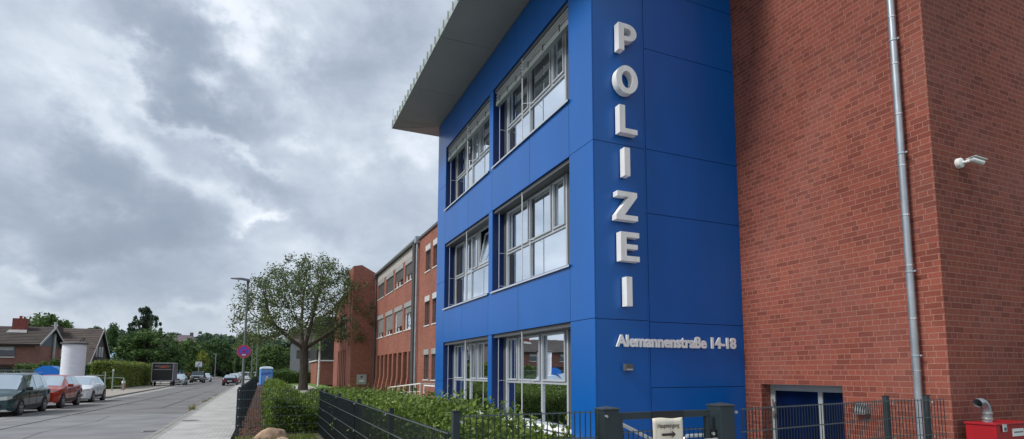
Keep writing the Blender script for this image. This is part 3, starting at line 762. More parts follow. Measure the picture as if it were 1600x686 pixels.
# ================================================================== REAR BRICK WING
wing = thing('brick_wing', 'long three storey brick wing with rows of windows receding behind the blue block', 'building', (XB, 20.2, 0))
XW = XB
nar = []
for y0 in (34.90, 33.05, 31.2, 29.3): nar += [(y0, y0+1.22, 8.08, 9.78), (y0, y0+1.22, 4.62, 6.48), (y0, y0+1.22, 1.24, 3.12)]
wide = []
for (ya, yb) in ((39.25,42.1),(42.75,45.65),(46.4,49.4),(50.3,53.2)): wide += [(ya, yb, 8.22, 9.84), (ya, yb, 4.72, 6.70)]
slots = [(39.1+i*1.78, 39.1+i*1.78+1.25, .0, 3.14) for i in range(8)]
wall('brick_wall', 'x', XW, 20.2, 54.0, 3.5, 10.55, [o for o in nar+wide if o[2] > 3.5], .30, M_brick_w, wing, -1)
wall('brick_wall', 'x', XW, 20.2, 38.3, -.1, 3.5, [o for o in nar if o[2] < 3.5], .30, M_brick_w, wing, -1)
wall('brick_wall', 'x', XW, 38.3, 54.0, -.1, 3.5, slots, 1.3, M_brick_w, wing, -1)
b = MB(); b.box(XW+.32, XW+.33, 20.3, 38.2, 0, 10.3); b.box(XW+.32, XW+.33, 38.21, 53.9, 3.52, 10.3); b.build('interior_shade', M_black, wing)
b = MB(); b.box(XW-.10, 24, 20.2, 38.3, 10.56, 10.72); b.box(XW-.22, 24, 38.3, 54.0, 10.56, 10.78); b.build('roof_edge', M_dpipe, wing)
MB().tube([(XW-.22,38.3,10.62),(XW-.22,54.0,10.62)], .09, 10).build('gutter', M_zinc, wing)
b = MB(); b.box(XW-.02, XW-.002, 39.0, 53.5, 9.86, 10.5); b.build('white_band', mat('eaves_board', (.42,.39,.36), .6), wing)
b = MB()
for y in (24, 27, 30, 33, 36): b.tube([(XW+.3,y,10.7),(XW+.3,y,11.05)], .012, 6)
b.tube([(XW+.3,21,11.05),(XW+.3,38,11.05)], .01, 6); b.build('roof_rail', M_steel, wing)
for k, (ya, yb, za, zb) in enumerate(nar+wide):
    w = MB(); X = XW+.16
    for (p, q, c, d) in ((ya,ya+.08,za,zb),(yb-.08,yb,za,zb),(ya,yb,za,za+.08),(ya,yb,zb-.08,zb)): w.box(X-.05, X, p+.001, q-.001, c+.001, d-.001)
    if yb-ya > 2:
        m_ = ya+(yb-ya)*.62; w.box(X-.045, X, m_-.05, m_+.05, za+.08, zb-.08)
    else: w.box(X-.045, X, (ya+yb)/2-.03, (ya+yb)/2+.03, za+.08, zb-.08)
    f_ = w.build('window', M_dpipe if yb-ya < 2 else M_whitef, wing)
    MB().quad((X-.02,ya+.05,za+.05),(X-.02,yb-.05,za+.05),(X-.02,yb-.05,zb-.05),(X-.02,ya+.05,zb-.05))
    g_ = MB(); g_.quad((X-.015,ya+.05,za+.05),(X-.015,yb-.05,za+.05),(X-.015,yb-.05,zb-.05),(X-.015,ya+.05,zb-.05)); g_.build('pane', M_glass_d, f_)
    s_ = MB(); s_.box(XW-.05, XW+.10, ya-.05, yb+.05, za-.06, za-.001); s_.build('sill', M_whitef, f_)
    bx = MB(); hh = .34; bx.box(XW-.03, XW+.08, ya+.01, yb-.01, zb-hh, zb-.002); bx.build('blind_box', mat('box_pale', (.55,.55,.55), .5) if (yb-ya < 2 and za > 3) else mat('box_grey', (.34,.34,.335), .5), f_)
    if yb-ya > 2:
        low = za+ (.55 if za > 7 else .45)
        if (ya, za) == (39.25, 4.72): low = zb-.75
        if ya == 50.3 and za > 7: low = za+.06
        if ya == 46.4 and za > 7: low = za+.06
        sh = MB(); z = zb-hh
        while z > low: sh.box(XW+.05, XW+.062, ya+.1, yb-.1-(.55 if za < 7 and ya > 40 and ya < 45 else 0), z-.05, z-.004); z -= .055
        sh.build('shutter', mat('shutter_grey', (.10,.10,.10), .5) if za > 7 else mat('shutter_light', (.26,.25,.25), .5), f_)
# slots of the ground floor: piers with outward splayed feet
for i in range(9):
    y = 39.1+i*1.78-.27; b = MB()
    if i == 0: y = 38.83
    x0 = XW-.03
    b.v += [(XW+.25,y-.2,0),(XW+.25,y+.2,0),(XW+.25,y+.2,3.13),(XW+.25,y-.2,3.13),(XW-.26,y-.2,0),(XW-.26,y+.2,0),(x0,y+.2,1.35),(x0,y-.2,1.35),(x0,y+.2,3.13),(x0,y-.2,3.13)]
    n = 0
    b.f += [(0,4,7,9,3),(1,2,8,6,5),(4,5,6,7),(7,6,8,9),(3,9,8,2)]; b.mi += [0]*5
    b.build('pier', M_brick_w, wing)
b = MB()
for s in slots: b.box(XW+1.1, XW+1.14, s[0], s[1], 0, 3.1)
b.build('slot_window', mat('dark_brown_panel', (.045,.018,.014), .6), wing)
b = MB(); b.tube([(XW-.16,38.95,0),(XW-.16,38.95,10.5)], .075, 10); b.tube([(XW-.16,38.6,0),(XW-.16,38.6,10.5)], .07, 10); b.box(XW-.04,XW-.001,38.45,39.05,0,10.5); b.build('drainpipe', M_dpipe, wing, smooth=True)
b = MB(); b.tube([(XW-.14,37.9,0),(XW-.14,37.9,10.4)], .075, 10); b.box(XW-.3,XW-.02,37.7,38.15,10.35,10.8); b.build('drainpipe', M_zinc, wing, smooth=True)
b = MB(); b.tube([(XW-.14,53.75,0),(XW-.14,53.75,10.4)], .08, 10); b.box(XW-.3,XW-.02,53.5,53.95,10.3,10.7); b.build('drainpipe', M_dpipe, wing, smooth=True)
rel(wing)
# stair tower
tw = thing('stair_tower', 'plain dark red brick stair tower with sloping top at the wing end', 'tower', (7.0, 54, 0))
b = MB(); xa, xb = 7.02, 9.165; ya, yb = 54.0, 57.0; za, zb, zp = 11.45, 10.75, 11.5
b.poly([(xa,ya,0),(xb,ya,0),(xb,ya,zb),(xa+.75,ya,zp),(xa,ya,zp-.15)]); b.poly([(xa,yb,0),(xb,yb,0),(xb,yb,zb),(xa+.75,yb,zp),(xa,yb,zp-.15)])
b.quad((xa,ya,0),(xa,yb,0),(xa,yb,zp-.15),(xa,ya,zp-.15)); b.quad((xb,ya,0),(xb,yb,0),(xb,yb,zb),(xb,ya,zb))
b.quad((xa+.75,ya,zp),(xb,ya,zb),(xb,yb,zb),(xa+.75,yb,zp)); b.quad((xa,ya,zp-.15),(xa+.75,ya,zp),(xa+.75,yb,zp),(xa,yb,zp-.15))
b.build('brick_wall', M_brick_w, tw); rel(tw)
r = thing('meter_box', 'silver letterbox panel on the plain brick tower wall', 'letterbox', (8.0, 54, .6))
MB().box(7.60, 8.45, 53.93, 53.998, .58, 1.48).build('panel', mat('box_silver', (.42,.44,.45), .4, metal=.3), r, bevel=.01)
b = MB(); b.box(7.80, 8.25, 53.915, 53.929, .82, .98); b.build('slot', M_white, r); b = MB(); b.box(7.92,8.12,53.915,53.929,1.2,1.35); b.build('grille', M_dpipe, r); rel(r)
# end block beyond the tower
eb = thing('brick_end_block', 'far brick block beyond the tower with ground floor slots and one wide window', 'building', (7.1, 57, 0))
X7 = 7.1
wall('brick_wall', 'x', X7, 57.01, 69.0, 0, 9.2, [(58.2+i*1.45, 58.2+i*1.45+.7, .1, 3.9) for i in range(5)]+[(58.6,63.5,4.9,7.4)], .4, M_brick_w, eb, -1)
wall('brick_wall', 'y', 69.0, X7, 20, 0, 9.2, [], .4, M_brick_w, eb, 1)
b = MB(); b.box(X7+.39, X7+.42, 57.1, 68.9, 0, 9.1); b.build('window_glass', M_glass_d, eb)
b = MB(); b.box(X7+.2, X7+.26, 58.6, 63.5, 7.1, 7.39); [b.box(X7+.2,X7+.26,58.6+i*1.2,58.7+i*1.2,4.91,7.1) for i in range(5)]; b.build('window_frame', M_whitef, eb)
b = MB(); b.box(X7-.2, 20, 57.0, 69.2, 9.21, 9.4); b.build('roof', M_dpipe, eb); rel(eb)
# ramp handrail in front of the wing
r = thing('ramp_railing', 'white painted ramp handrail in front of the brick wing', 'railing', (8, 36, 0))
A, B_, C_ = (8.0,41.5,.62), (8.0,32.2,1.06), (9.1,32.2,1.02)
b = MB().bar(A, B_, .06); b.bar(B_, C_, .06); b.build('handrail', M_white, r)
for t in (0,.18,.36,.54,.72,.88,1): 
    p = Vector(A).lerp(Vector(B_), t); MB().bar((p.x,p.y,0),(p.x,p.y,p.z-.03),.05).build('post', M_white, r)
b = MB().bar((8.0,41.4,.22),(8.0,32.2,.62),.03); b.build('mid_rail', M_white, r); rel(r)
r = thing('ramp_railing', 'short white railing between the ramp and the blue wall', 'railing', (8.4, 27, 0))
b = MB().bar((7.2,28.2,1.05),(7.9,28.2,1.05),.05); b.bar((7.2,28.2,1.05),(7.2,24.0,1.05),.05); b.build('handrail', M_white, r)
for x, y in ((7.2,28.2),(7.2,26.1),(7.2,24.0)): MB().bar((x,y,0),(x,y,1.02),.05).build('post', M_white, r)
rel(r)

# dark slate clad house beyond
r = thing('slate_clad_building', 'dark slate clad house over a low brick base, half hidden behind the street tree', 'building', (6.5, 80, 0))
MB().box(6.2, 15, 80, 92, 0, 3.1).build('brick_base', M_brick_w, r); MB().box(6.1, 15, 79.9, 92, 3.25, 9.0).build('upper_floor', M_slate, r)
MB().box(6.0, 15.1, 79.8, 92.1, 3.101, 3.249).build('white_band', M_whitef, r); rel(r)
r = thing('white_house', 'pale house wall glimpsed between the tree trunk and slate building', 'house', (6.0, 118, 0))
wall('wall', 'y', 118, 4.6, 14, 0, 7.5, [(5.4,6.2,4.2,5.8),(7.2,8.0,4.2,5.8)], .2, mat('render_grey', (.24,.25,.25), .8), r, -1); MB().box(4.6,14,118.25,126,0,7.49).build('core', M_blindbox, r)
b = MB(); b.v += [(4.3,117.6,7.3),(14.3,117.6,7.3),(14.3,122,10.2),(4.3,122,10.2),(4.3,126.4,7.3),(14.3,126.4,7.3)]; b.f += [(0,1,2,3),(3,2,5,4),(0,3,4),(1,5,2)]; b.mi += [0]*4; b.build('roof', M_tile1, r); rel(r)

# ================================================================== FENCES
HS = .226
def mesh_panel(p, q, z0, z1, name='mesh_panel', parent=None, pitch=.055, fold=True):
    """double rod mat: vertical rods + pairs of horizontal rods"""
    p, q = Vector((*p, 0)), Vector((*q, 0)); d = (q-p); Ln = d.length; d.normalize(); nrm = Vector((-d.y, d.x, 0))
    b = MB(); n = int(Ln/pitch)
    for i in range(n+1):
        c = p+d*(i*pitch+(Ln-n*pitch)/2); w = .0034
        k = len(b.v)
        for z in (z0, z1+.015):
            for (s, t) in ((-1,-1),(1,-1),(1,1),(-1,1)): b.v.append((c.x+d.x*w*s+nrm.x*w*t, c.y+d.y*w*s+nrm.y*w*t, z))
        for j in range(4): b.f.append((k+j, k+(j+1)%4, k+4+(j+1)%4, k+4+j)); b.mi.append(0)
    b.cur = 1; z = z1
    while z > z0+.02:
        for s in (-.009, .009):
            a = p+nrm*s; e = q+nrm*s; b.bar((a.x,a.y,z),(e.x,e.y,z),.008,.009)
        z -= HS
    return b.build(name, [M_wire, M_wireh], parent)
def fence_post(x, y, h, w, dep, parent, cap=True):
    o = MB().box(x-w/2, x+w/2, y-dep/2, y+dep/2, 0, h).build('post', M_fence, parent, bevel=.004)
    b = MB(); b.box(x-w/2-.003, x+w/2+.003, y-dep/2-.003, y+dep/2+.003, h+.0005, h+.012); b.build('post_cap', M_black, o)
    return o
def bolts(pts, parent):
    b = MB()
    for (x, y, z) in pts: b.lathe([(.0001,-.014),(.012,-.014),(.014,-.004),(.014,.014)], (x,y,z), 10, 'y')
    return b.build('bolt', M_bolt, parent, smooth=True)
# street side fence
f1 = thing('mesh_fence', 'long dark mesh fence beside the pavement, running down the street', 'fence', (-.62, 17, 0))
ys = [16.95+i*2.75 for i in range(22)]
for i, y in enumerate(ys):
    x = -.62-.0022*(y-17)
    fence_post(x+.05, y, 1.30, .06, .045, f1)
    if i < len(ys)-1: mesh_panel((x, y+.02), (-.62-.0022*(ys[i+1]-17), ys[i+1]-.02), .04, 1.24, parent=f1)
rel(f1)
f2 = thing('mesh_fence', 'open mesh fence panel behind the boulder facing the viewer', 'fence', (.4, 16.9, 0))
mesh_panel((-.60,16.93), (1.40,16.93), .04, 1.22, parent=f2)
bolts([(-.57,16.915,1.22-i*HS) for i in range(5)], f2); rel(f2)
f3 = thing('mesh_fence', 'dark mesh fence beside the laurel hedge, running toward the viewer', 'fence', (1.41, 10, 0))
ys = [4.72, 7.35, 10.1, 12.85, 15.6, 16.95]
for i, y in enumerate(ys):
    if i: fence_post(1.47, y, 1.24, .06, .05, f3)
    if i < len(ys)-1: mesh_panel((1.41, y+(.0 if i else -.05)), (1.41, ys[i+1]), .04, 1.195, parent=f3)
bolts([(1.40, y, z) for y in ys[1:] for z in (1.17, .72)], f3); rel(f3)
f4 = thing('mesh_fence', 'mesh fence between the end post and the gate, in front of blue cladding', 'fence', (2.1, 4.6, 0))
fence_post(1.455, 4.64, 1.37, .062, .062, f4)
mesh_panel((1.50,4.62), (2.80,4.62), .04, 1.335, parent=f4); bolts([(1.49,4.60,1.29),(1.42,4.60,1.12)], f4); rel(f4)
# gate
gt = thing('gate', 'dark steel pedestrian gate standing between two thick posts', 'gate', (3.6, 4.6, 0))
def big_post(x0, x1, y0, y1, h):
    o = MB().box(x0,x1,y0,y1,0,h).build('gate_post', mat('gate_steel', (.020,.033,.040), .42, var=.1), gt, bevel=.006)
    b = MB(); cxm, cym = (x0+x1)/2, (y0+y1)/2; k = [(x0-.008,y0-.008),(x1+.008,y0-.008),(x1+.008,y1+.008),(x0-.008,y1+.008)]
    b.v += [(x,y,h+.001) for x,y in k]+[(x,y,h+.012) for x,y in k]+[(cxm,cym,h+.032)]
    for j in range(4): b.f.append((j,(j+1)%4,4+(j+1)%4,4+j)); b.f.append((4+j,4+(j+1)%4,8)); b.mi += [0,0]
    b.build('post_cap', mat('cap_grey', (.07,.085,.09), .35, metal=.3), o)
big_post(2.82, 2.985, 4.54, 4.70, 1.355)
big_post(4.15, 4.335, 4.50, 4.69, 1.36)
M_gate = MATS['gate_steel']
b = MB(); b.box(2.99,4.085,4.57,4.62,1.26,1.325); b.box(2.99,3.045,4.57,4.62,.1,1.26); b.box(4.03,4.085,4.57,4.62,.1,1.26); b.box(3.045,4.03,4.57,4.62,.1,.15); b.build('gate_frame', M_gate, gt, bevel=.004)
mesh_panel((3.05,4.60), (4.02,4.60), .15, 1.14, parent=gt)
b = MB(); b.box(4.088,4.145,4.555,4.60,.90,1.13); b.build('lock_plate', M_black, gt)
b = MB(); b.tube([(4.10,4.55,1.045),(4.10,4.50,1.045),(4.07,4.485,1.045),(3.93,4.485,1.045),(3.90,4.485,1.035)], .011, 10); b.lathe([(.0001,-.02),(.02,-.02),(.022,0)], (4.11,4.555,.93), 12, 'y'); b.lathe([(.0001,-.02),(.016,-.02),(.017,0)], (4.09,4.555,1.09), 12, 'y'); b.build('handle', M_bolt, gt, smooth=True)
b = MB(); b.box(3.37,3.74,4.562,4.5695,1.235,1.328); b.build('tape', M_black, gt)
bolts([(2.84,4.53,1.30),(4.345,4.49,1.30)], gt); rel(gt)
# paper sign
ps = thing('paper_sign', 'cream paper sign reading Haupteingang with a right arrow taped to the gate', 'sign', (3.55, 4.55, 1.0))
b = MB(); nx, nz = 10, 8
for i in range(nx+1):
    for j in range(nz+1):
        u = i/nx; v = j/nz; x = 3.365+.345*u+.008*math.sin(v*3); z = 1.262+.006*math.sin(u*7)*(v > .9)+.008*(1-u)*0-.34*(1-v)
        b.v.append((x, 4.552+.006*math.sin(u*9+v*2)+.006*(1-v), z))
for i in range(nx):
    for j in range(nz):
        a = i*(nz+1)+j; b.f.append((a, a+nz+1, a+nz+2, a+1)); b.mi.append(0)
o = b.build('sheet', M_paper, ps, smooth=True)
md = o.modifiers.new('s', 'SOLIDIFY'); md.thickness = .0015
text_mesh('text', 'Haupteingang', .058, .0005, M_ink, ps, (3.415, 4.541, 1.172), (R(90),0,0), .0008, .255)
b = MB(); b.box(3.465,3.585,4.5425,4.5445,1.094,1.118); b.poly([(3.585,4.5425,1.072),(3.628,4.5425,1.106),(3.585,4.5425,1.140)]); b.build('arrow', M_ink, ps); rel(ps)
# right fence to the brick wall
f5 = thing('mesh_fence', 'long mesh fence panels from the gate across the brick wall door', 'fence', (6, 4.7, 0))
mesh_panel((4.38,4.45), (7.38,4.93), .04, 1.33, parent=f5)
mesh_panel((7.40,4.94), (8.32,4.80), .04, 1.33, parent=f5)
fence_post(7.41, 5.0, 1.38, .06, .06, f5); fence_post(8.12, 4.92, 1.38, .06, .06, f5)
bolts([(7.46,4.95,1.30),(7.46,4.95,.86),(8.16,4.87,1.30),(8.16,4.87,.86)], f5); rel(f5)
# tubular stair rails behind the gate
r = thing('stair_handrail', 'galvanised steel tube sloping down behind the gate', 'handrail', (4.2, 6.6, 0))
p, q = Vector(atY(966,660,6.4)), Vector(atY(1016,685.5,6.4)); d = q-p
b = MB().tube([p, q, q+d*1.2], .026, 12); b.build('rail', M_steel, r, smooth=True); MB().tube([(p.x,6.4,p.z),(p.x,6.4,.03)], .022, 10).build('post', M_steel, r); rel(r)
r = thing('bicycle_stand', 'bent steel tube hoop behind the gate handle', 'bicycle stand', (5.4, 6.4, 0))
a, c = Vector(atY(1073,681,6.4)), Vector(atY(1140,680.5,6.4))
pts = [(a.x-.05,6.4,.03),(a.x-.05,6.4,a.z-.08),(a.x-.035,6.4,a.z-.03),(a.x,6.4,a.z),(c.x,6.4,a.z),(c.x+.04,6.4,a.z-.03),(c.x+.055,6.4,a.z-.08),(c.x+.055,6.4,.03)]
MB().tube(pts, .026, 12).build('hoop', M_steel, r, smooth=True); rel(r)

# boulder
b = MB(); random.seed(3)
bm = bmesh.new(); bmesh.ops.create_icosphere(bm, subdivisions=4, radius=1)
from mathutils import noise
for v in bm.verts:
    n_ = noise.noise(v.co*1.3)*.22+noise.noise(v.co*3.5)*.07+noise.noise(v.co*9)*.02
    v.co *= 1+n_; v.co.x *= .50; v.co.y *= .38; v.co.z *= .36
me = bpy.data.meshes.new('boulder'); bm.to_mesh(me); bm.free()
me.polygons.foreach_set('use_smooth', [True]*len(me.polygons))
me.materials.append(mat('boulder_stone', (.40,.27,.18), .85, var=.35, vscale=3.5, bump=.5, bscale=14))
bo = bpy.data.objects.new('boulder', me); COL.objects.link(bo); bo.location = (.26, 16.05, -.02); bo.rotation_euler = (0,0,.3); bo.scale = (.88,.88,.9)
tag(bo, 'rounded tan boulder lying in front of the open mesh fence panel', 'boulder')
b2_ = bo.copy(); b2_.data = me; COL.objects.link(b2_); b2_.location = (.45, 15.5, -.09); b2_.scale = (.6,.6,.6); b2_.rotation_euler = (0,0,1.9); tag(b2_, 'smaller pale stone at the bottom edge before the tan boulder', 'boulder')

# ================================================================== HEDGES
def hedge(name, label, x0, x1, y0, y1, h, m, n, size, top_fn=None, m2=None, flat=.3, asp=.5, cat='hedge', core=(.03,.055,.015), fluff=.12, sprigs=0):
    r = thing(name, label, cat, ((x0+x1)/2, (y0+y1)/2, 0))
    tf = top_fn or (lambda x, y: h)
    b = MB(); ix, iy = max(2, int((x1-x0)/.5)), max(2, int((y1-y0)/.5)); ins = .16
    def P(i, j): 
        x = x0+ins+(x1-x0-2*ins)*i/ix; y = y0+ins+(y1-y0-2*ins)*j/iy; return (x, y, tf(x, y)-.16)
    for i in range(ix):
        for j in range(iy): b.quad(P(i,j), P(i+1,j), P(i+1,j+1), P(i,j+1))
    for j in range(iy):
        for i in (0, ix): a, c = P(i,j), P(i,j+1); b.quad((a[0],a[1],0),(c[0],c[1],0),c,a)
    for i in range(ix):
        for j in (0, iy): a, c = P(i,j), P(i+1,j); b.quad((a[0],a[1],0),(c[0],c[1],0),c,a)
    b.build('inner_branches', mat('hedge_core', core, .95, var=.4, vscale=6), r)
    A_top = (x1-x0)*(y1-y0); A_x = h*(y1-y0); A_y = h*(x1-x0)*2.2; tot = A_top+2*A_x+2*A_y
    pts = []
    for _ in range(n):
        t = random.random()*tot; f = abs(random.gauss(0, fluff))-fluff*1.1
        f = -f if random.random() < .5 else f
        off = random.gauss(-.03, fluff)
        if t < A_top:
            x, y = random.uniform(x0,x1), random.uniform(y0,y1); lump = noise.noise(Vector((x*1.1,y*1.1,3)))*fluff*1.2; pts.append((x, y, tf(x,y)+off*1.1+lump))
        elif t < A_top+2*A_x:
            y = random.uniform(y0,y1); s = x0 if random.random() < .5 else x1; z = random.random()*tf(s,y); o_ = off+noise.noise(Vector((y*1.3,z*1.3,7)))*fluff*1.2
            pts.append((s+(o_ if s == x1 else -o_), y, z))
        else:
            x = random.uniform(x0,x1); s = y0 if random.random() < .5 else y1; z = random.random()*tf(x,s); o_ = off+noise.noise(Vector((x*1.3,z*1.3,9)))*fluff*1.2
            pts.append((x, s+(o_ if s == y1 else -o_), z))
    for _ in range(sprigs):
        x, y = random.uniform(x0,x1), random.uniform(y0,y1); zz = tf(x,y); l = random.uniform(.05,.22); dx, dy = random.gauss(0,.05), random.gauss(0,.05)
        for k in range(7): t = k/6; pts.append((x+dx*t+random.gauss(0,.025), y+dy*t+random.gauss(0,.025), zz+l*t))
    b = MB(); leaves_quads(b, pts, size, flat, asp); b.build('foliage', m, r); rel(r); return r
random.seed(11)
hedge('laurel_hedge', 'bushy laurel hedge with large glossy leaves behind the near mesh fence', 1.62, 2.75, 4.95, 25.5, 1.28, L_laurel, 80000, .068, lambda x, y: 1.17+.06*noise.noise(Vector((x*.8,y*.7,1)))*2-(.10 if y < 6.0 else 0)-.02*max(0,y-10), asp=.5, fluff=.085, sprigs=260)
hedge('hornbeam_hedge', 'light green clipped hedge behind the boulder, beside the bark bed', .18, 1.42, 17.5, 44, 1.1, L_horn, 60000, .085, lambda x, y: (1.12-.008*max(0,y-30) if x < .70 else 1.12-.65*(x-.70))+.09*noise.noise(Vector((x*1.5,y*.9,4)))*2 - (.10 if y < 19 else 0), asp=.55, fluff=.08, sprigs=160)
hedge('garden_hedge', 'tall pale green clipped hedge along the far pavement beside the trailer', -15.6, -13.6, 70, 90, 2.75, L_privet, 24000, .17, lambda x, y: 2.7+.12*noise.noise(Vector((x*.3,y*.3,4))), fluff=.09, core=(.03,.045,.012))
hedge('garden_hedge', 'lower darker hedge behind the green gate posts across the street', -22, -15.8, 71.5, 73, 2.2, L_mid, 9000, .17, lambda x, y: 2.45+.1*noise.noise(Vector((x*.3,y*.3,4))), fluff=.09)
hedge('rose_hedge', 'dark low shrub border dotted with pale roses at the far end of the lawn', .6, 9.5, 90.5, 92.5, 2.0, L_mid, 15000, .17, lambda x, y: 1.7+.5*noise.noise(Vector((x*.5,y*.3,4))), fluff=.16)
hedge('front_garden_hedge', 'dark hedge behind the parked green car across the street', -26, -15.5, 60, 61.5, 1.2, L_mid, 6000, .15, fluff=.09)

# ================================================================== TREES
def leaf_cloud(b, centers, per, spread, size, flat=.6, asp=.7):
    pts = []
    for (c, s) in centers:
        for _ in range(per):
            v = Vector((random.gauss(0,1), random.gauss(0,1), random.gauss(0,.75))).normalized()*spread*s*(random.random()**.45)
            pts.append(Vector(c)+v)
    leaves_quads(b, pts, size, flat, asp)
def street_tree(loc):
    r = thing('street_tree', 'large spreading tree with open crown and thick dark trunk before the brick wing', 'tree', loc)
    rng = np.random.default_rng(5); random.seed(5)
    # attractors inside a broad umbrella crown
    att = []
    while len(att) < 1900:
        x, y, z = rng.uniform(-7,9), rng.uniform(-6,6), rng.uniform(3.2,14.5)
        cx_ = .75
        top = 12.8-((x-cx_)/7.2)**2*4.2-(y/6.0)**2*3.0
        bot = 5.0-abs((x-cx_)/7)**1.5*2.0+1.0*math.exp(-(x*x+y*y)/6)
        if x < -4: bot -= .5*(abs(x)-4)
        if ((x-cx_)/7.0)**2+(y/5.8)**2 > 1 or z > top or z < bot: continue
        if rng.random() < .35 and z < top-3.2: continue
        att.append((x,y,z))
    att = np.array(att)
    nodes = [Vector((0,0,z)) for z in (0,.7,1.4,2.1,2.8,3.5)]; nodes = [Vector((.05*math.sin(n.z), .03*n.z, n.z)) for n in nodes]; par = [-1,0,1,2,3,4]
    for (dx, dy, dz) in ((-.5,.1,.9),(.45,.2,.9),(.1,-.5,.95),(-.15,.5,1)): nodes.append(nodes[5]+Vector((dx,dy,dz))*.6); par.append(5)
    P = np.array([tuple(n) for n in nodes]); step = .42
    for it in range(60):
        if len(att) == 0: break
        d = np.linalg.norm(att[:,None,:]-P[None,5:,:], axis=2); j = d.argmin(1)+5; dm = d.min(1)
        newp = []
        for k in np.unique(j):
            sel = (j == k) & (dm < 7)
            if not sel.any(): continue
            v = (att[sel]-P[k]); v /= np.linalg.norm(v, axis=1)[:,None]; v = v.sum(0)+rng.normal(0,.25,3); nv = np.linalg.norm(v)
            if nv < 1e-6: continue
            newp.append((k, P[k]+v/nv*step))
        if not newp: break
        for k, q in newp: par.append(int(k)); P = np.vstack([P, q])
        newest = P[-len(newp):]
        d2 = np.linalg.norm(att[:,None,:]-newest[None], axis=2).min(1); att = att[d2 > .62]
        if len(P) > 6500: break
    n = len(P); ch = [[] for _ in range(n)]
    for i in range(1, n): ch[par[i]].append(i)
    rad = np.zeros(n)
    for i in range(n-1, -1, -1):
        rad[i] = (.011**2.25 if not ch[i] else sum(rad[c]**2.25 for c in ch[i]))**(1/2.25)
    k_ = .46/rad[0]
    rad = .38*(rad/rad[0])**1.2; rad = np.maximum(rad, .013)

    for i in range(n): rad[i] = min(rad[i], .38)
    b = MB(); seen = set()
    start = [(0, None)]
    stack = [0]; chains = []
    def chain(s, first):
        pts = [first] if first is not None else []; cur = s; pts.append(cur)
        while ch[cur]:
            nxt = max(ch[cur], key=lambda c: rad[c])
            for c in ch[cur]:
                if c != nxt: chains.append((c, cur))
            cur = nxt; pts.append(cur)
        return pts
    chains.append((0, None)); ii = 0; outl = []
    while ii < len(chains): outl.append(chain(*chains[ii])); ii += 1
    for idx, pts in enumerate(outl):
        rr = [rad[p] for p in pts]
        if idx: rr[0] = min(rr[0], rr[1]*1.15)
        if idx == 0: rr[0] *= 1.25; rr[1] *= 1.05
        b.tube([P[p] for p in pts], rr, 10 if rr[min(1,len(rr)-1)] > .1 else 5, cap=False)
    b.build('trunk', M_bark, r, smooth=True)
    b = MB(); pts = []
    for i in range(n):
        if rad[i] < .040 and P[i][2] > 3.6:
            q_ = math.sqrt(((P[i][0]-.75)/7)**2+(P[i][1]/5.8)**2+((P[i][2]-7)/6)**2)
            if q_ < .55 and rng.random() < .60: continue
            if noise.noise(Vector(P[i])*.75) < -.31: continue
            for _ in range(int(rng.integers(22, 38))): pts.append(Vector(P[i])+Vector(rng.normal(0,.26,3)))
    print('street tree nodes', n, 'leaves', len(pts))
    leaves_quads(b, pts, .21, .8, .55)
    b.build('crown', L_street, r)
    return r
street_tree((3.32, 57.9, 0))

def make_crown_tree(name, seed, kind, m_leaf, m_bark, nblob=70, per=70, size=.055):
    """unit tree: height 1, crown radius ~.42; scaled per copy"""
    random.seed(seed); r = thing(name, None, None)
    b = MB(); cents = []
    th = {'round': .22, 'tall': .12, 'pine': .35, 'dense': .06, 'shrub': 0.02}[kind]
    b.tube([(0,0,0),(.01,0,.3),(0,.01,.6),(0,0,.9)], [.022,.018,.012,.004], 8, cap=False)
    for i in range(nblob):
        a = random.uniform(0, 6.28)
        if kind in ('round','dense','shrub'):
            u = random.uniform(-1, 1); q = math.sqrt(1-u*u); rr = random.uniform(.6, 1)**.5
            hz = (1-th)/2; c = Vector((math.cos(a)*q*.40*rr, math.sin(a)*q*.40*rr, th+hz+u*hz*.92*rr))
            if u < -.3: c.x *= 1.15; c.y *= 1.15
            s = random.uniform(.7, 1.2)
        elif kind == 'tall':
            t = random.random(); w = .30*(math.sin(math.pi*min(1,t*.75+.22)))**.8; c = Vector((math.cos(a)*w*random.uniform(.4,1), math.sin(a)*w*random.uniform(.4,1), th+t*(1-th)*.95)); s = random.uniform(.6, 1)
        else:
            t = random.random(); lay = round(t*7)/7; w = (.32*(1-lay)**.35+.13)*random.uniform(.15,1); c = Vector((math.cos(a)*w, math.sin(a)*w, th+lay*(1-th)*.97+random.gauss(0,.012))); s = random.uniform(.32, .65)
        cents.append((c, s))
        z0 = max(th*.7, c.z-.22); b.tube([(0,0,z0), ((c.x)*.5,(c.y)*.5,(z0+c.z)/2+.01), tuple(c)], [.009,.006,.002], 4, cap=False)
    b.build('trunk', m_bark, r, smooth=True)
    b = MB(); leaf_cloud(b, cents, per, .105 if kind != 'pine' else .085, size, .6)
    b.build('crown', m_leaf, r); return r
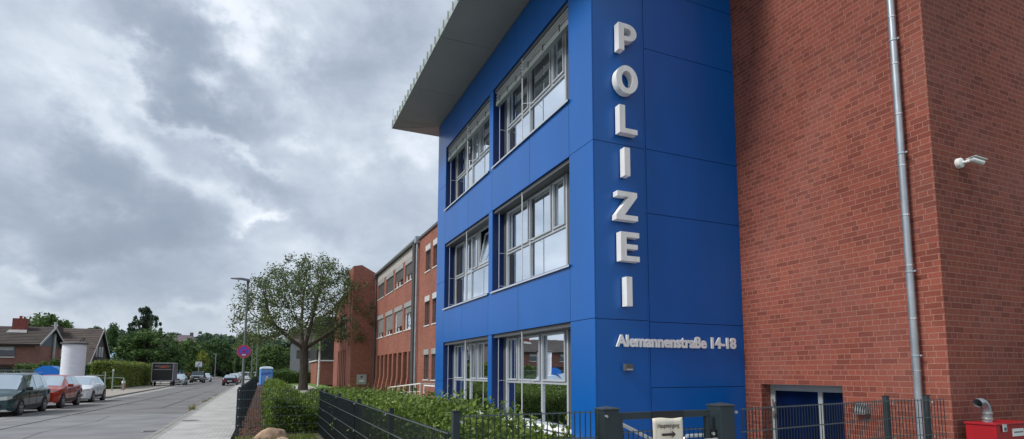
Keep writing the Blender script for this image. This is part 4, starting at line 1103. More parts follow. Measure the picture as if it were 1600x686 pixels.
PROTO = {
 'dark': make_crown_tree('deciduous_tree', 21, 'round', L_dark, M_barkd, 80, 80),
 'mid': make_crown_tree('deciduous_tree', 22, 'round', L_mid, M_barkd, 80, 80),
 'tall': make_crown_tree('deciduous_tree', 23, 'tall', L_dark, M_barkd, 70, 80),
 'blue': make_crown_tree('deciduous_tree', 24, 'tall', L_blueg, M_barkd, 70, 80),
 'pine': make_crown_tree('pine_tree', 25, 'pine', L_pine, M_barkd, 190, 60, .038),
 'dense': make_crown_tree('deciduous_tree', 26, 'dense', leaf_mat('leaf_linden', (.036,.082,.024), (.13,.22,.06)), M_barkd, 130, 95, .042),
 'light': make_crown_tree('shrub', 27, 'shrub', L_light, M_barkd, 60, 70, .07),
 'yellow': make_crown_tree('shrub', 28, 'shrub', L_yell, M_barkd, 45, 55, .07),
 'midshrub': make_crown_tree('shrub', 29, 'shrub', L_mid, M_barkd, 60, 70, .07)}
used = set()
def tree(kind, u, vtop, wpx, Y, label, cat='tree', rz=None, group=None, name=None, base=-.1):
    p = atY(u, vtop, Y); dep = p[0]*Fh[0]+p[1]*Fh[1]; h = p[2]-base; w = wpx/F*dep
    if kind in used: o = copy_tree(PROTO[kind])
    else: o = PROTO[kind]; used.add(kind)
    o.location = (p[0], Y, base); o.scale = (w/.94, w/.94, h/1.03); o.rotation_euler = (0,0,random.uniform(0,6.28) if rz is None else rz)
    tag(o, label, cat, group or ('trees along the street' if cat == 'tree' else 'garden shrubs')); return o
random.seed(77)
tree('mid', 76, 486, 82, 122, 'wide domed tree rising behind the brick house roof')
tree('tall', 178, 503, 46, 128, 'dark tree just right of the steep roofed house')
tree('blue', 207, 512, 44, 133, 'bluish dark tree between the steep roof and the tall pine')
tree('pine', 227, 480, 62, 118, 'tall dark pine sticking up above the trees across the street')
tree('dense', 236, 512, 100, 99, 'big dense dark green round tree behind the pale hedge')
tree('mid', 283, 527, 62, 165, 'mid green tree right of the big round tree')
tree('blue', 262, 531, 40, 140, 'shaded tree directly behind the trailer')
tree('dark', 306, 532, 44, 190, 'dark tree behind the yellow leaved shrub')
tree('light', 303, 562, 34, 122, 'light green bushes beside the parking sign', 'shrub')
tree('yellow', 318, 545, 20, 150, 'bright yellow green bush among the dark trees', 'shrub')
tree('light', 322, 568, 18, 140, 'pale bush right of the parking sign', 'shrub')
tree('dark', 338, 527, 50, 205, 'tallest dark tree where the street ends')
tree('mid', 362, 534, 46, 215, 'mid green tree left of the lamp post')
tree('tall', 378, 530, 34, 180, 'slender dark tree directly behind the lamp post')
tree('dark', 398, 540, 40, 175, 'dark tree behind the blue portable toilet')
tree('mid', 428, 536, 64, 150, 'green tree behind the white parked vans')
tree('midshrub', 405, 566, 26, 100, 'green bush immediately right of the portable toilet', 'shrub')
tree('dark', 462, 548, 50, 165, 'dark tree seen behind the street tree trunk')
tree('mid', 508, 545, 36, 140, 'small tree in front of the slate clad building')
tree('light', 67, 563, 26, 66, 'yellow green garden shrub in front of the brick house gable', 'shrub')
tree('midshrub', 88, 556, 20, 68, 'loose shrub between the gable and the white column', 'shrub')
tree('light', 41, 568, 12, 62, 'thin pale sapling before the brick house wall', 'shrub')
tree('midshrub', 210, 570, 40, 96, 'rounded bush under the big round tree', 'shrub')
tree('tall', 150, 508, 60, 150, 'dark tree mostly hidden behind the steep brown roof')
tree('dark', 20, 512, 60, 140, 'tree top peeking over the left end of the house roof')
for k in PROTO:
    if k not in used:
        for o in [x for x in COL.objects if x.parent == PROTO[k]]: bpy.data.objects.remove(o)
        bpy.data.objects.remove(PROTO[k])
# birch
r = thing('birch_tree', 'slim birch with white trunk beside the slate building', 'tree', (*atY(497,600,70)[:2], 0))
MB().tube([(0,0,0),(.05,0,3),(0,.1,6),(.1,0,8)], [.13,.11,.07,.02], 8).build('trunk', M_birch, r, smooth=True)
b = MB(); random.seed(9); leaf_cloud(b, [((random.gauss(0,.9),random.gauss(0,.9),random.uniform(4.2,8.5)), 1) for _ in range(26)], 38, .5, .2); b.build('crown', L_mid, r)
# far woodland: one mass nobody could count
b = MB(); random.seed(31); pts = []
for _ in range(15000):
    a = random.uniform(0,1); X = -75+a*150; Yb = 232+random.uniform(0,22)+.06*abs(X)
    hgt = 14.6+2.4*noise.noise(Vector((X*.09,0,2)))*2+1.2*noise.noise(Vector((X*.35,0,5)))
    pts.append((X, Yb, random.random()**.7*hgt))
leaves_quads(b, pts, 2.0, .5, .8)
b.cur = 0; b.quad((-75,250,0),(75,250,0),(75,250,11.5),(-75,250,11.5))
tag(b.build('woodland', L_blueg), 'far dark woodland closing the end of the street', 'woodland', kind='stuff')

# ================================================================== CARS
CARG = 'parked cars'
def make_car(name, label, st, paint, wheel_r, xf, xr, width, rim=M_rim, trim=None, front=True, plate_front=True, grille_h=(.35,.55), lamp=None, roofrails=False, bump_dark=False, group=None, cat='car', blackface=False, tail=None):
    """st: list of (x, zb, zbelt, ztop, wbelt, wtop, seg) from FRONT (x=0) to rear (x=-L). seg applies from this station to the next."""
    r = thing(name, label, cat, group=group or CARG)
    W = width/2; secs = []
    for (x, zb, zm, zt, wb, wt, seg) in st:
        secs.append([(x, wb*W*.93, zb), (x, wb*W*.99, zb+.14), (x, wb*W, zb+(zm-zb)*.55), (x, wb*W*.985, zm-.05), (x, wb*W*.955, zm), (x, wt*W, zt-.05 if zt-zm > .1 else zt-.008), (x, wt*W*.86, zt), (x, wt*W*.45, zt+.012), (x, 0, zt+.018)])
    nrow = 9
    body = MB(); gls = MB(); side = MB(); rear = MB()
    def full(sec): return [Vector(p) for p in sec] + [Vector((p[0], -p[1], p[2])) for p in reversed(sec[:-1])]
    F_ = [full(s_) for s_ in secs]; m_ = len(F_[0])
    vid = {}
    for i, ring in enumerate(F_):
        for j, p in enumerate(ring): vid[(i,j)] = len(body.v); body.v.append(tuple(p))
    for i in range(len(F_)-1):
        seg = st[i][6]
        for j in range(m_-1):
            jj = j if j < nrow-1 else (m_-2-j)      # mirrored band index
            f = (vid[(i,j)], vid[(i,j+1)], vid[(i+1,j+1)], vid[(i+1,j)])
            kind = None
            if jj == 4 and seg in ('win',): kind = side
            if jj in (5,6,7) and seg == 'ws': kind = gls
            if jj in (5,6,7) and seg == 'rw': kind = rear
            if kind is None: body.f.append(f); body.mi.append(0)
            else:
                q = [Vector(body.v[k]) for k in f]; c = sum(q, Vector())/4
                body.f.append(f); body.mi.append(0)
                nn = (q[1]-q[0]).cross(q[2]-q[1]); nn.normalize()
                if nn.dot(c-Vector((c.x*.5-1,0,.5))) < 0: nn = -nn
                kind.quad(*[v+nn*.006+((c-v)*.05 if kind is side else Vector()) for v in q])
    for i in (0, len(F_)-1): body.f.append(tuple(vid[(i,j)] for j in range(m_))); body.mi.append(0)
    body.quad(*[(x, y, st[0][1]+.02) for x, y in ((st[0][0]-.1,-W*.8),(st[-1][0]+.1,-W*.8),(st[-1][0]+.1,W*.8),(st[0][0]-.1,W*.8))])
    body.build('body', paint, r, smooth=True)
    gls.build('windscreen', M_carglass, r, smooth=True); side.build('side_window', M_carglass, r)
    if rear.v: rear.build('rear_window', M_carglass, r, smooth=True)
    sill = MB()
    for s in (-1, 1):
        sill.box(xf-wheel_r-.1, xr+wheel_r+.1, s*W*.97, s*W*1.003, st[0][1]-.02, st[0][1]+.12)
    sill.build('sill_trim', M_black, r)
    for x in (xf, xr):
        for s in (-1, 1):
            a = MB().lathe([(.0001, s*(W+.004)), (wheel_r+.055, s*(W+.004)), (wheel_r+.055, s*(W-.12))], (x, 0, wheel_r+.02), 24, 'y'); a.build('wheel_arch', M_black, r)
            w = thing('wheel', None, None); w.parent = r; w.location = (x, s*(W-.085), wheel_r)
            for k in list(w.keys()): del w[k]
            MB().lathe([(wheel_r*.66,-.1),(wheel_r*.94,-.105),(wheel_r,-.08),(wheel_r,.08),(wheel_r*.94,.105),(wheel_r*.66,.1)], k=26, axis='y').build('tyre', M_rubber, w, smooth=True)
            rb = MB(); rb.lathe([(wheel_r*.6,s*.06),(wheel_r*.66,s*.107),(wheel_r*.61,s*.109),(wheel_r*.59,s*.07)], k=26, axis='y')
            for k in range(5):
                t = 2*math.pi*k/5+.3; rb.bar((wheel_r*.05*math.cos(t), s*.098, wheel_r*.05*math.sin(t)), (wheel_r*.62*math.cos(t), s*.10, wheel_r*.62*math.sin(t)), wheel_r*.17, .02, up=(0,1,0))
            rb.lathe([(.0001,s*.105),(wheel_r*.15,s*.105),(wheel_r*.16,s*.09)], k=12, axis='y'); rb.build('rim', rim, w)
            MB().lathe([(.0001,s*.06),(wheel_r*.63,s*.06)], k=20, axis='y').build('brake_disc', M_black, w)
    # front face details
    x0 = st[0][0]; zb0, zm0 = st[0][1], st[0][2]; lz = lamp or (zm0-.16, zm0-.02); wf = st[0][4]*W
    x1s = st[1][0]; w1 = st[1][4]*W
    for s in (-1, 1):
        hl = MB(); d = .012
        pts = [(x0+d, s*wf*.52, lz[0]), (x0+d, s*wf*.97, lz[0]+.02), (x0+d, s*wf*.97, lz[1]), (x0+d, s*wf*.56, lz[1]-.03)]
        hl.poly(pts); pts2 = [(x0+d, s*(wf*.97), lz[0]+.02), (x1s, s*(w1*1.0+.012), lz[0]+.07), (x1s, s*(w1*1.0+.012), lz[1]+.02), (x0+d, s*(wf*.97), lz[1])]
        hl.poly(pts2); hl.build('headlight', M_lamp, r)
        tl = MB(); xe = st[-1][0]; we = st[-1][4]*W; ze = st[-1][2]; tz = tail or (ze-.26, ze-.04)
        tl.poly([(xe-.012, s*we*.62, tz[0]), (xe-.012, s*we*.97, tz[0]), (xe-.012, s*we*.97, tz[1]), (xe-.012, s*we*.66, tz[1])])
        xp = st[-2][0]; wp = st[-2][4]*W; tl.poly([(xe-.012, s*we*.97, tz[0]), (xp, s*(wp+.012), tz[0]), (xp, s*(wp+.012), tz[1]), (xe-.012, s*we*.97, tz[1])]); tl.build('taillight', M_tail, r)
        mx = MB(); cw = next(q for q in st if q[6] == 'ws'); nx = st[st.index(cw)+1]
        mxx = cw[0]*.45+nx[0]*.55; mx.box(mxx-.08, mxx+.08, s*(W*.97), s*(W+.19), cw[2]+.02, cw[2]+.17); mx.build('mirror', trim or paint, r, bevel=.03)
    gr = MB(); gr.box(x0+.003, x0+.014, -wf*.48, wf*.48, zb0+grille_h[0], zb0+grille_h[1]); gr.box(x0+.003, x0+.013, -wf*.75, wf*.75, zb0+.06, zb0+.20); gr.build('grille', M_black, r)
    pl = MB(); pl.box(x0+.015, x0+.022, -.26, .26, zb0+.22, zb0+.33); pl.build('number_plate', M_white, r)
    xe = st[-1][0]; pl = MB(); pl.box(xe-.02, xe-.008, -.26, .26, st[-1][2]-.30, st[-1][2]-.19); pl.build('number_plate', M_white, r)
    bp_ = MB(); bp_.box(xe-.035, xe-.001, -wf*.9, wf*.9, st[-1][1]+.02, st[-1][1]+.22); bp_.build('rear_bumper', M_black, r)
    ln = MB()
    for s in (-1, 1):
        for xs in [q[0] for q in st if q[6] == 'win']: ln.box(xs-.008, xs+.008, s*W*.99, s*(W*1.0+.003), zb0+.16, st[3][2]-.06)
        xx = [q[0] for q in st if q[6] == 'win'][0]
    ln.build('door_gap', M_black, r)
    dh = MB()
    wins = [q for q in st if q[6] == 'win']
    for s in (-1, 1):
        for q in wins: dh.box(q[0]-.75, q[0]-.60, s*W*.985, s*(W+.02), q[2]-.16, q[2]-.13)
    dh.build('door_handle', trim or paint, r)
    if roofrails:
        rr = MB(); z = max(q[3] for q in st)
        for s in (-1, 1): rr.bar((-1.7, s*W*.70, z+.04), (st[-2][0]+.3, s*W*.70, z+.04), .03)
        rr.build('roof_rail', M_alu, r)
    return r
def paint(name, col, metal=.35, rough=.28): return mat(name, col, rough, metal=metal, var=.03, vscale=1, coat=.7)
P_green = paint('paint_dark_green', (.012,.055,.062)); P_red = paint('paint_orange_red', (.42,.035,.018)); P_white = paint('paint_white', (.70,.74,.78), .05)
P_dark = paint('paint_plum', (.03,.018,.035)); P_black = paint('paint_black', (.014,.015,.018)); P_silver = paint('paint_silver', (.45,.50,.56), .5); P_grey = paint('paint_grey', (.20,.19,.21), .4)
P_wine = paint('paint_wine', (.09,.012,.025))
van_st = [(0,.30,.74,.78,.84,.60,''),(-.12,.24,.80,.86,.94,.70,''),(-.45,.22,.90,.98,1,.76,''),(-1.05,.22,1.00,1.08,1,.78,'ws'),(-1.85,.22,1.03,1.66,1,.70,'win'),(-2.75,.22,1.04,1.74,1,.72,'win'),(-3.75,.22,1.06,1.73,1,.70,'win'),(-4.35,.24,1.08,1.66,.98,.68,'rw'),(-4.62,.30,1.05,1.15,.95,.75,'')]
suv_st = [(0,.34,.78,.82,.82,.55,''),(-.14,.28,.86,.92,.93,.66,''),(-.5,.26,.95,1.02,1,.74,''),(-1.25,.26,1.02,1.10,1,.76,'ws'),(-2.0,.26,1.05,1.58,1,.68,'win'),(-2.85,.26,1.08,1.64,1,.69,'win'),(-3.65,.26,1.13,1.60,1,.66,'pil'),(-3.8,.26,1.15,1.56,.99,.66,'rw'),(-4.3,.30,1.10,1.18,.95,.74,''),(-4.42,.38,.95,1.0,.9,.7,'')]
hatch_st = [(0,.32,.66,.70,.80,.50,''),(-.15,.24,.76,.83,.93,.64,''),(-.45,.20,.86,.95,1,.72,''),(-1.0,.19,.94,1.03,1,.75,'ws'),(-1.75,.19,.97,1.48,1,.67,'win'),(-2.5,.19,.99,1.55,1,.68,'win'),(-3.3,.19,1.03,1.51,.99,.65,'pil'),(-3.45,.20,1.05,1.47,.98,.64,'rw'),(-3.95,.24,1.0,1.08,.94,.72,''),(-4.05,.34,.85,.9,.88,.68,'')]
est_st = [(0,.34,.66,.70,.82,.5,''),(-.15,.24,.74,.80,.94,.66,''),(-.5,.20,.82,.90,1,.74,''),(-1.25,.19,.90,.97,1,.76,'ws'),(-1.95,.19,.93,1.40,1,.66,'win'),(-2.8,.19,.95,1.45,1,.67,'win'),(-3.8,.19,.98,1.42,.99,.64,'win'),(-4.1,.20,1.0,1.38,.98,.64,'rw'),(-4.5,.24,.97,1.03,.95,.74,''),(-4.6,.34,.85,.9,.9,.7,'')]
jeep_st = [(0,.48,1.10,1.14,.86,.74,''),(-.10,.42,1.14,1.18,.95,.80,''),(-.5,.40,1.16,1.22,1,.82,''),(-1.35,.40,1.20,1.26,1,.84,'ws'),(-1.75,.40,1.22,1.86,1,.82,'win'),(-2.65,.40,1.22,1.90,1,.82,'win'),(-3.7,.40,1.22,1.90,1,.82,'win'),(-4.3,.42,1.22,1.88,.99,.80,'rw'),(-4.45,.48,1.20,1.40,.96,.80,'')]
ROADZ = -.096
def place(o, x, y, rz=R(-90), z=ROADZ): o.location = (x, y, z); o.rotation_euler = (0,0,rz); return o
# front of each left-lane car points toward the viewer (-Y): local +x -> -Y
MPV = make_car('parked_car', 'dark green minivan parked nearest on the left side of the street', van_st, P_green, .33, -.95, -3.80, 1.80, trim=M_black, roofrails=True, lamp=(.66,.83)); place(MPV, -10.02, 29.75)
SUV = make_car('parked_car', 'orange red crossover parked between the green minivan and the white hatchback', suv_st, P_red, .36, -.88, -3.55, 1.82, trim=P_red, lamp=(.80,.90)); place(SUV, -10.06, 35.45)
ZOE = make_car('parked_car', 'white hatchback parked in front of the orange red crossover', hatch_st, P_white, .33, -.80, -3.39, 1.74, trim=P_white, lamp=(.66,.80)); place(ZOE, -10.10, 41.6)
SIL = make_car('parked_car', 'silver blue hatchback parked right behind the trailer', hatch_st, P_silver, .33, -.80, -3.39, 1.74, lamp=(.66,.80)); place(SIL, -10.75, 91.5)
JEP = make_car('parked_car', 'boxy grey black off-road car parked behind the silver hatchback', jeep_st, P_grey, .40, -.8, -3.6, 1.95, trim=M_black, lamp=(.92,1.06)); place(JEP, -10.0, 108.0)
c = copy_tree(ZOE); place(c, -9.95, 122.0); tag(c, 'small white car partly hidden behind the grey off-road car', 'car')
EST = make_car('parked_car', 'dark plum estate car seen from behind, parked nearest on the right kerb', est_st, P_dark, .34, -.85, -3.65, 1.78, trim=P_dark); place(EST, -4.10, 90.3, R(90))
c = make_car('parked_car', 'pale car hidden behind the plum estate car', hatch_st, P_white, .33, -.80, -3.39, 1.74); place(c, -4.05, 99.0, R(90))
c = make_car('parked_car', 'wine red car parked farthest along the right kerb', suv_st, P_wine, .36, -.88, -3.55, 1.82); place(c, -4.0, 108.5, R(90))
# cars in the car park behind the street tree
for (u, Y, lab) in ((427, 118, 'white van roof left of the street tree trunk'), (441, 122, 'white car roof directly left of the street tree trunk')):
    c = make_car('parked_car', lab, van_st, P_white, .33, -.95, -3.80, 1.80); p = atY(u, 590, Y); place(c, p[0]-1.5, Y, R(0), -.04)
c = make_car('parked_car', 'dark car behind the fence between the brick house and the blue bin', est_st, P_black, .34, -.85, -3.65, 1.78); place(c, -20.5, 69.5, R(0), -.1)
for i, (x, y) in enumerate(((-12.4, 53.5),)):
    c = copy_tree(SIL); place(c, -14.3, 47.2, R(-90), 0.0); tag(c, 'silver car roof just visible behind the green minivan and crossover', 'car')

# trailer
r = thing('box_trailer', 'black box trailer with pale frame parked on the far pavement', 'trailer', (-11.5, 85.5, 0))
x0, x1, y0, y1 = -12.65, -10.35, 84.2, 88.0
MB().box(x0+.07, x1-.07, y0+.02, y1, .62, 2.75).build('box_body', mat('trailer_side', (.10,.09,.11), .45), r)
b = MB()
for x in (x0+.035, x1-.035): b.bar((x,y0,.55),(x,y0,2.8),.07); b.bar((x,y1,.55),(x,y1,2.8),.07)
b.bar((x0,y0,2.8),(x1,y0,2.8),.11); b.bar((x0,y0,.6),(x1,y0,.6),.16); b.bar((x1-.035,y0,2.8),(x1-.035,y1,2.8),.11); b.bar((x0+.035,y0,2.8),(x0+.035,y1,2.8),.11); b.build('frame', mat('trailer_frame', (.36,.35,.36), .5), r)
MB().box(x0+.09, x1-.09, y0+.0, y0+.018, .70, 2.74).build('front_panel', M_black, r)
b = MB()
b.box(x0+.35,x0+1.2,y0-.006,y0-.001,2.40,2.47); b.box(x1-1.1,x1-.25,y0-.006,y0-.001,2.40,2.46); b.box(x0+.2,x1-.2,y0-.006,y0-.001,1.98,2.05); b.build('lettering_stripe', mat('logo_grey', (.35,.30,.28), .5), r)
b = MB(); b.poly([(x0+.6,y0-.008,2.20),(x0+1.25,y0-.008,2.22),(x0+1.75,y0-.008,2.52),(x0+1.35,y0-.008,2.50),(x0+1.1,y0-.008,2.34)]); b.poly([(x0+1.3,y0-.008,2.2),(x0+1.8,y0-.008,2.2),(x0+1.9,y0-.008,2.28),(x0+1.35,y0-.008,2.27)]); b.build('logo', mat('logo_orange', (.45,.10,.03), .5), r)
for x in (x0+.12, x1-.12):
    for y in (86.3,): MB().lathe([(.0001,-.1),(.2,-.1),(.33,-.09),(.33,.09),(.2,.1),(.0001,.1)], (x,y,.33), 22, 'x').build('wheel', M_rubber, r)
b = MB(); b.tube([(-11.5,84.2,.5),(-11.5,82.9,.45)], .05, 8); b.tube([(-11.5,83.2,.02),(-11.5,83.2,.75)], .035, 8); b.build('drawbar', M_steel, r)
b = MB(); b.box(x0-.02,x0+.22,83.98,84.12,.08,.5); b.box(x1-.22,x1+.02,83.98,84.12,.08,.5); b.build('support_leg', M_black, r); rel(r)

# portable toilet
p = atX(408, 602, -.3); r = thing('portable_toilet', 'light blue portable toilet with pale domed roof behind the street fence', 'portable toilet', (.22, 80.5, 0), R(8))
W_ = .70
MB().box(-W_,W_,-W_,W_,.08,2.05).build('cabin', M_lblue, r, bevel=.05)
b = MB(); b.lathe([(1.02,2.06),(1.02,2.14),(.90,2.30),(.55,2.38),(.0001,2.40)], (0,0,0), 4); 
for i, v in enumerate(b.v):
    x, y, z = v; c_, s_ = math.cos(R(45)), math.sin(R(45)); b.v[i] = (x*c_-y*s_, x*s_+y*c_, z)
b.build('roof', mat('toilet_roof', (.50,.60,.68), .5), r, bevel=.03)
MB().box(-W_*.8,W_*.8,-W_-.012,-W_-.001,.15,1.95).build('door', mat('toilet_door', (.16,.36,.72), .5), r)
text_mesh('lettering', 'DIXI', .44, .004, M_dblue, r, (-.52,-W_-.02,1.28), (R(90),R(-8),0), .012, 1.0)
b = MB(); b.lathe([(.0001,0),(.11,0)], (.0,-W_-.018,1.08), 16, 'y'); b.box(-.12,.12,-W_-.02,-W_-.015,.55,.95); b.box(-.2,.2,-W_-.02,-W_-.0155,.80,.93); b.build('pictogram', M_white, r)
MB().box(-W_-.05,W_+.05,-W_-.05,W_+.05,0,.079).build('skid_base', M_dblue, r)

# advertising column
r = thing('advertising_column', 'tall white round advertising column with dark cap across the street', 'advertising column', (-11.75, 48.2, 0))
MB().lathe([(.0001,0),(.70,0),(.70,.25),(.66,.26),(.66,3.55),(.0001,3.55)], k=40).build('drum', mat('column_white', (.72,.73,.80), .7, var=.05, vscale=2, streak=(1,1,3)), r, smooth=True)
MB().lathe([(.0001,3.551),(.74,3.551),(.78,3.59),(.76,3.66),(.3,3.74),(.0001,3.76)], k=40).build('cap', M_dpipe, r, smooth=True)
b = MB(); b.bar((.25,0,3.7),(.42,0,4.02),.05); b.build('cap_bracket', M_dpipe, r)
# blue recycling container
r = thing('recycling_container', 'blue recycling container with sloping lid left of the white column', 'container', (-13.45, 50, 0))
b = MB(); y0, y1 = 49.4, 50.8
prof = [(-14.2,0),(-12.75,0),(-12.7,1.55),(-12.95,1.95),(-13.25,2.12),(-13.7,2.12),(-14.05,1.92),(-14.25,1.55)]
b.poly([(x,y0,z) for x,z in prof]); b.poly([(x,y1,z) for x,z in prof])
for i in range(len(prof)): (xa,za),(xb_,zb_) = prof[i], prof[(i+1)%len(prof)]; b.quad((xa,y0,za),(xb_,y0,zb_),(xb_,y1,zb_),(xa,y1,za))
b.build('body', M_bin, r); b = MB(); b.box(-12.69,-12.62,49.6,50.6,1.35,1.72); b.build('side_flap', M_dblue, r)
b = MB(); b.quad((-12.68,49.45,1.57),(-12.93,49.45,1.97),(-12.93,50.75,1.97),(-12.68,50.75,1.57)); b.build('lid_sheet', mat('bin_light', (.12,.36,.62), .4), r); rel(r)

# ================================================================== HOUSES across the street
def house(name, label, xg, ya, yb, ze, zp, xl, wallm, roofm, gable_m, over=.45, og=.55):
    """ridge along X, gable facing the street at X=xg"""
    r = thing(name, label, 'house', (xg, (ya+yb)/2, 0)); ym = (ya+yb)/2
    b = MB(); b.quad((xg,ya,0),(xg,yb,0),(xg,yb,ze-.0),(xg,ya,ze-.0)); b.quad((xl,ya,0),(xg,ya,0),(xg,ya,ze),(xl,ya,ze)); b.quad((xl,yb,0),(xg,yb,0),(xg,yb,ze),(xl,yb,ze)); b.quad((xl,ya,0),(xl,yb,0),(xl,yb,ze),(xl,ya,ze)); b.build('wall', wallm, r)
    b = MB(); b.poly([(xg+.02,ya,ze-.1),(xg+.02,yb,ze-.1),(xg+.02,ym,zp)]); b.poly([(xl,ya,ze),(xl,yb,ze),(xl,ym,zp)]); b.build('gable', gable_m, r)
    sl = (zp-ze)/(ym-ya); t = .16
    b = MB(); X0, X1 = xl-.5, xg+og
    e0 = (ya-over, ze-sl*over); e1 = (yb+over, ze-sl*over)
    for (e, s) in ((e0,-1),(e1,1)):
        nc = max(8, int(math.hypot(ym-e[0], zp-e[1])/.42))
        for k in range(nc):
            f0, f1 = k/nc, (k+1)/nc; ya_, yb_ = e[0]+(ym-e[0])*f0, e[0]+(ym-e[0])*f1; za_, zb_ = e[1]+t+(zp-e[1])*f0, e[1]+t+(zp-e[1])*f1
            b.quad((X0,ya_,za_+.05),(X1,ya_,za_+.05),(X1,yb_,zb_),(X0,yb_,zb_)); b.quad((X0,ya_,za_),(X1,ya_,za_),(X1,ya_,za_+.05),(X0,ya_,za_+.05))
        b.quad((X0,e[0],e[1]),(X1,e[0],e[1]),(X1,ym,zp),(X0,ym,zp)); b.quad((X0,e[0],e[1]),(X1,e[0],e[1]),(X1,e[0],e[1]+t),(X0,e[0],e[1]+t))
    ro = b.build('roof', roofm, r)
    b = MB()
    for e in (e0, e1): b.bar((X1,e[0],e[1]+t*.5),(X1,ym,zp+t*.5),.05,.24)
    b.build('bargeboard', mat('bargeboard_grey', (.42,.42,.41), .6), r)
    return r, ro
h1, ro = house('brick_house', 'brick house with weathered roof and brick chimney at the left edge', -23, 80, 88.7, 4.75, 6.75, -38, M_brick_h, M_tile1, mat('gable_blue', (.10,.13,.15), .6, var=.1))
b = MB(); b.box(-26.1,-24.9,83.0,83.9,5.8,7.75); ck = b.build('chimney', mat('chimney_brick', (.22,.06,.05), .9, var=.2, vscale=5), ro)
b = MB(); b.box(-25.6,-25.4,83.3,83.6,7.75,8.05); b.build('chimney_pot', M_redbox, ck); b = MB(); b.quad((-26.4,82.45,6.11),(-24.6,82.45,6.11),(-24.7,82.99,6.46),(-26.3,82.99,6.46)); b.build('chimney_flashing', mat('flashing', (.30,.30,.30), .6), ro)
for (xa, xb_) in ((-27.9,-24.7),(-33,-30)):
    w = MB(); w.box(xa,xb_,79.93,79.99,3.45,4.45); wi = w.build('window', mat('window_frame_dull', (.22,.22,.22), .6), h1)
    g_ = MB(); m_ = (xa+xb_)/2; g_.box(xa+.08,m_-.06,79.90,79.929,3.5,4.40); g_.box(m_+.04,xb_-.06,79.90,79.929,3.5,4.40); g_.build('pane', M_glass_d, wi)
    g_ = MB(); g_.box(xa+.1,m_-.08,79.88,79.899,4.05,4.38); g_.box(m_+.08,xb_-.1,79.88,79.899,4.05,4.38); g_.build('net_curtain', mat('net_curtain', (.42,.43,.43), .8), wi)
    MB().box(xa-.05,xb_+.05,79.85,79.929,3.25,3.34).build('sill', M_white, wi)
for xa in (-26.9, -30.5): 
    w = MB(); w.box(xa,xa+2.4,79.90,79.99,.3,2.2); w.build('garage_opening', M_black, h1)
b = MB(); b.box(-36,-23.2,79.7,79.99,2.35,2.5); b.build('string_course', M_tile1, h1)
b = MB(); b.tube([(-22.85,85.6,0),(-22.85,85.6,7.6)], .16, 10); b.build('flue_pipe', mat('flue', (.45,.44,.42), .6), h1, smooth=True)
rel(h1)
h2, ro = house('steep_roof_house', 'house with steep brown tiled roof and dark gable with three white windows', -22, 96.75, 108.1, 3.1, 7.8, -36, M_brick_h, M_tile2, mat('gable_dark', (.060,.052,.052), .8, var=.12, vscale=4), .6, .4)
for y in (100.3, 101.9, 103.3): 
    w = MB(); w.box(-21.97,-21.9,y,y+.75,3.9,5.3); wi = w.build('window', M_white, h2)
    g_ = MB(); g_.box(-21.899,-21.89,y+.1,y+.65,4.0,5.2); g_.build('net_curtain', mat('net_curtain', (.42,.43,.43), .8), wi)
b = MB(); b.box(-27.5,-26.2,100.4,101.6,6.4,8.1); b.build('chimney', mat('chimney_dark', (.07,.05,.045), .9), ro)
b = MB(); b.bar((-23.2,98.8,6.0),(-22.9,98.4,6.5),.15); b.build('roof_step', M_dpipe, ro)
b = MB(); b.box(-28.5,-24.6,94.2,96.7,0,3.3); b.build('annex', M_whitef, h2); b = MB(); b.box(-29,-24.3,93.8,96.9,3.301,3.7); b.build('annex_roof', M_tile2, h2)
b = MB(); b.box(-27.2,-25.0,94.12,94.19,2.1,3.2); b.build('annex_window', M_glass_d, h2)
b = MB(); b.v += [(-21.9,97,2.6),(-21.9,107.5,2.6),(-19.4,107.5,2.1),(-19.4,97,2.1)]; b.f.append((0,1,2,3)); b.mi.append(0); b.box(-19.5,-19.3,97,107.5,1.95,2.14); b.build('porch_roof', M_tile2, h2)
b = MB(); b.box(-21.95,-21.85,98.5,106,2.62,3.1); b.build('white_band', M_white, h2)
rel(h2)
def parasol(name, label, cat, loc, r_, h, th, m):
    r = thing(name, label, cat, loc)
    MB().lathe([(r_,h-th),(r_*.98,h-th+.05),(r_*.5,h-th*.38),(.0001,h)], k=8).build('canopy', m, r); MB().tube([(0,0,0),(0,0,h-.05)], .03, 8).build('pole', M_alu, r); return r
parasol('garden_parasol', 'beige garden parasol behind the dark hedge', 'parasol', (*atY(154,570,86)[:2], 0), 1.75, 3.05, .5, mat('parasol_beige', (.42,.38,.33), .8))
p = atY(178,560,120)
r = thing('pavilion_tent', 'pale blue pointed tent roof right of the steep roofed house', 'tent', (p[0], 120, 0))
MB().lathe([(2.3,3.3),(1.9,3.6),(.8,4.5),(.0001,5.1)], k=8).build('tent_roof', mat('tent_blue', (.30,.45,.62), .6), r)
for a in range(4): MB().tube([(2.0*math.cos(a*1.57+.78),2.0*math.sin(a*1.57+.78),0),(2.0*math.cos(a*1.57+.78),2.0*math.sin(a*1.57+.78),3.35)], .05, 6).build('leg', M_white, r)
p = atY(278,530,230); r = thing('distant_house', 'distant house whose brownish roof shows above the trees', 'house', (p[0], 230, 0))
zt = atY(278,522,230)[2]; zb = atY(278,534,230)[2]
MB().box(-6,5,0,10,0,zb).build('wall', M_brick_h, r)
b = MB(); b.v += [(-6.5,-.5,zb),(5.5,-.5,zb),(3.6,5,zt),(-4.5,5,zt),(-6.5,10.5,zb),(5.5,10.5,zb)]; b.f += [(0,1,2,3),(4,3,2,5),(0,3,4),(1,5,2)]; b.mi += [0]*4; b.build('roof', mat('roof_mauve', (.13,.10,.12), .8, var=.15), r)
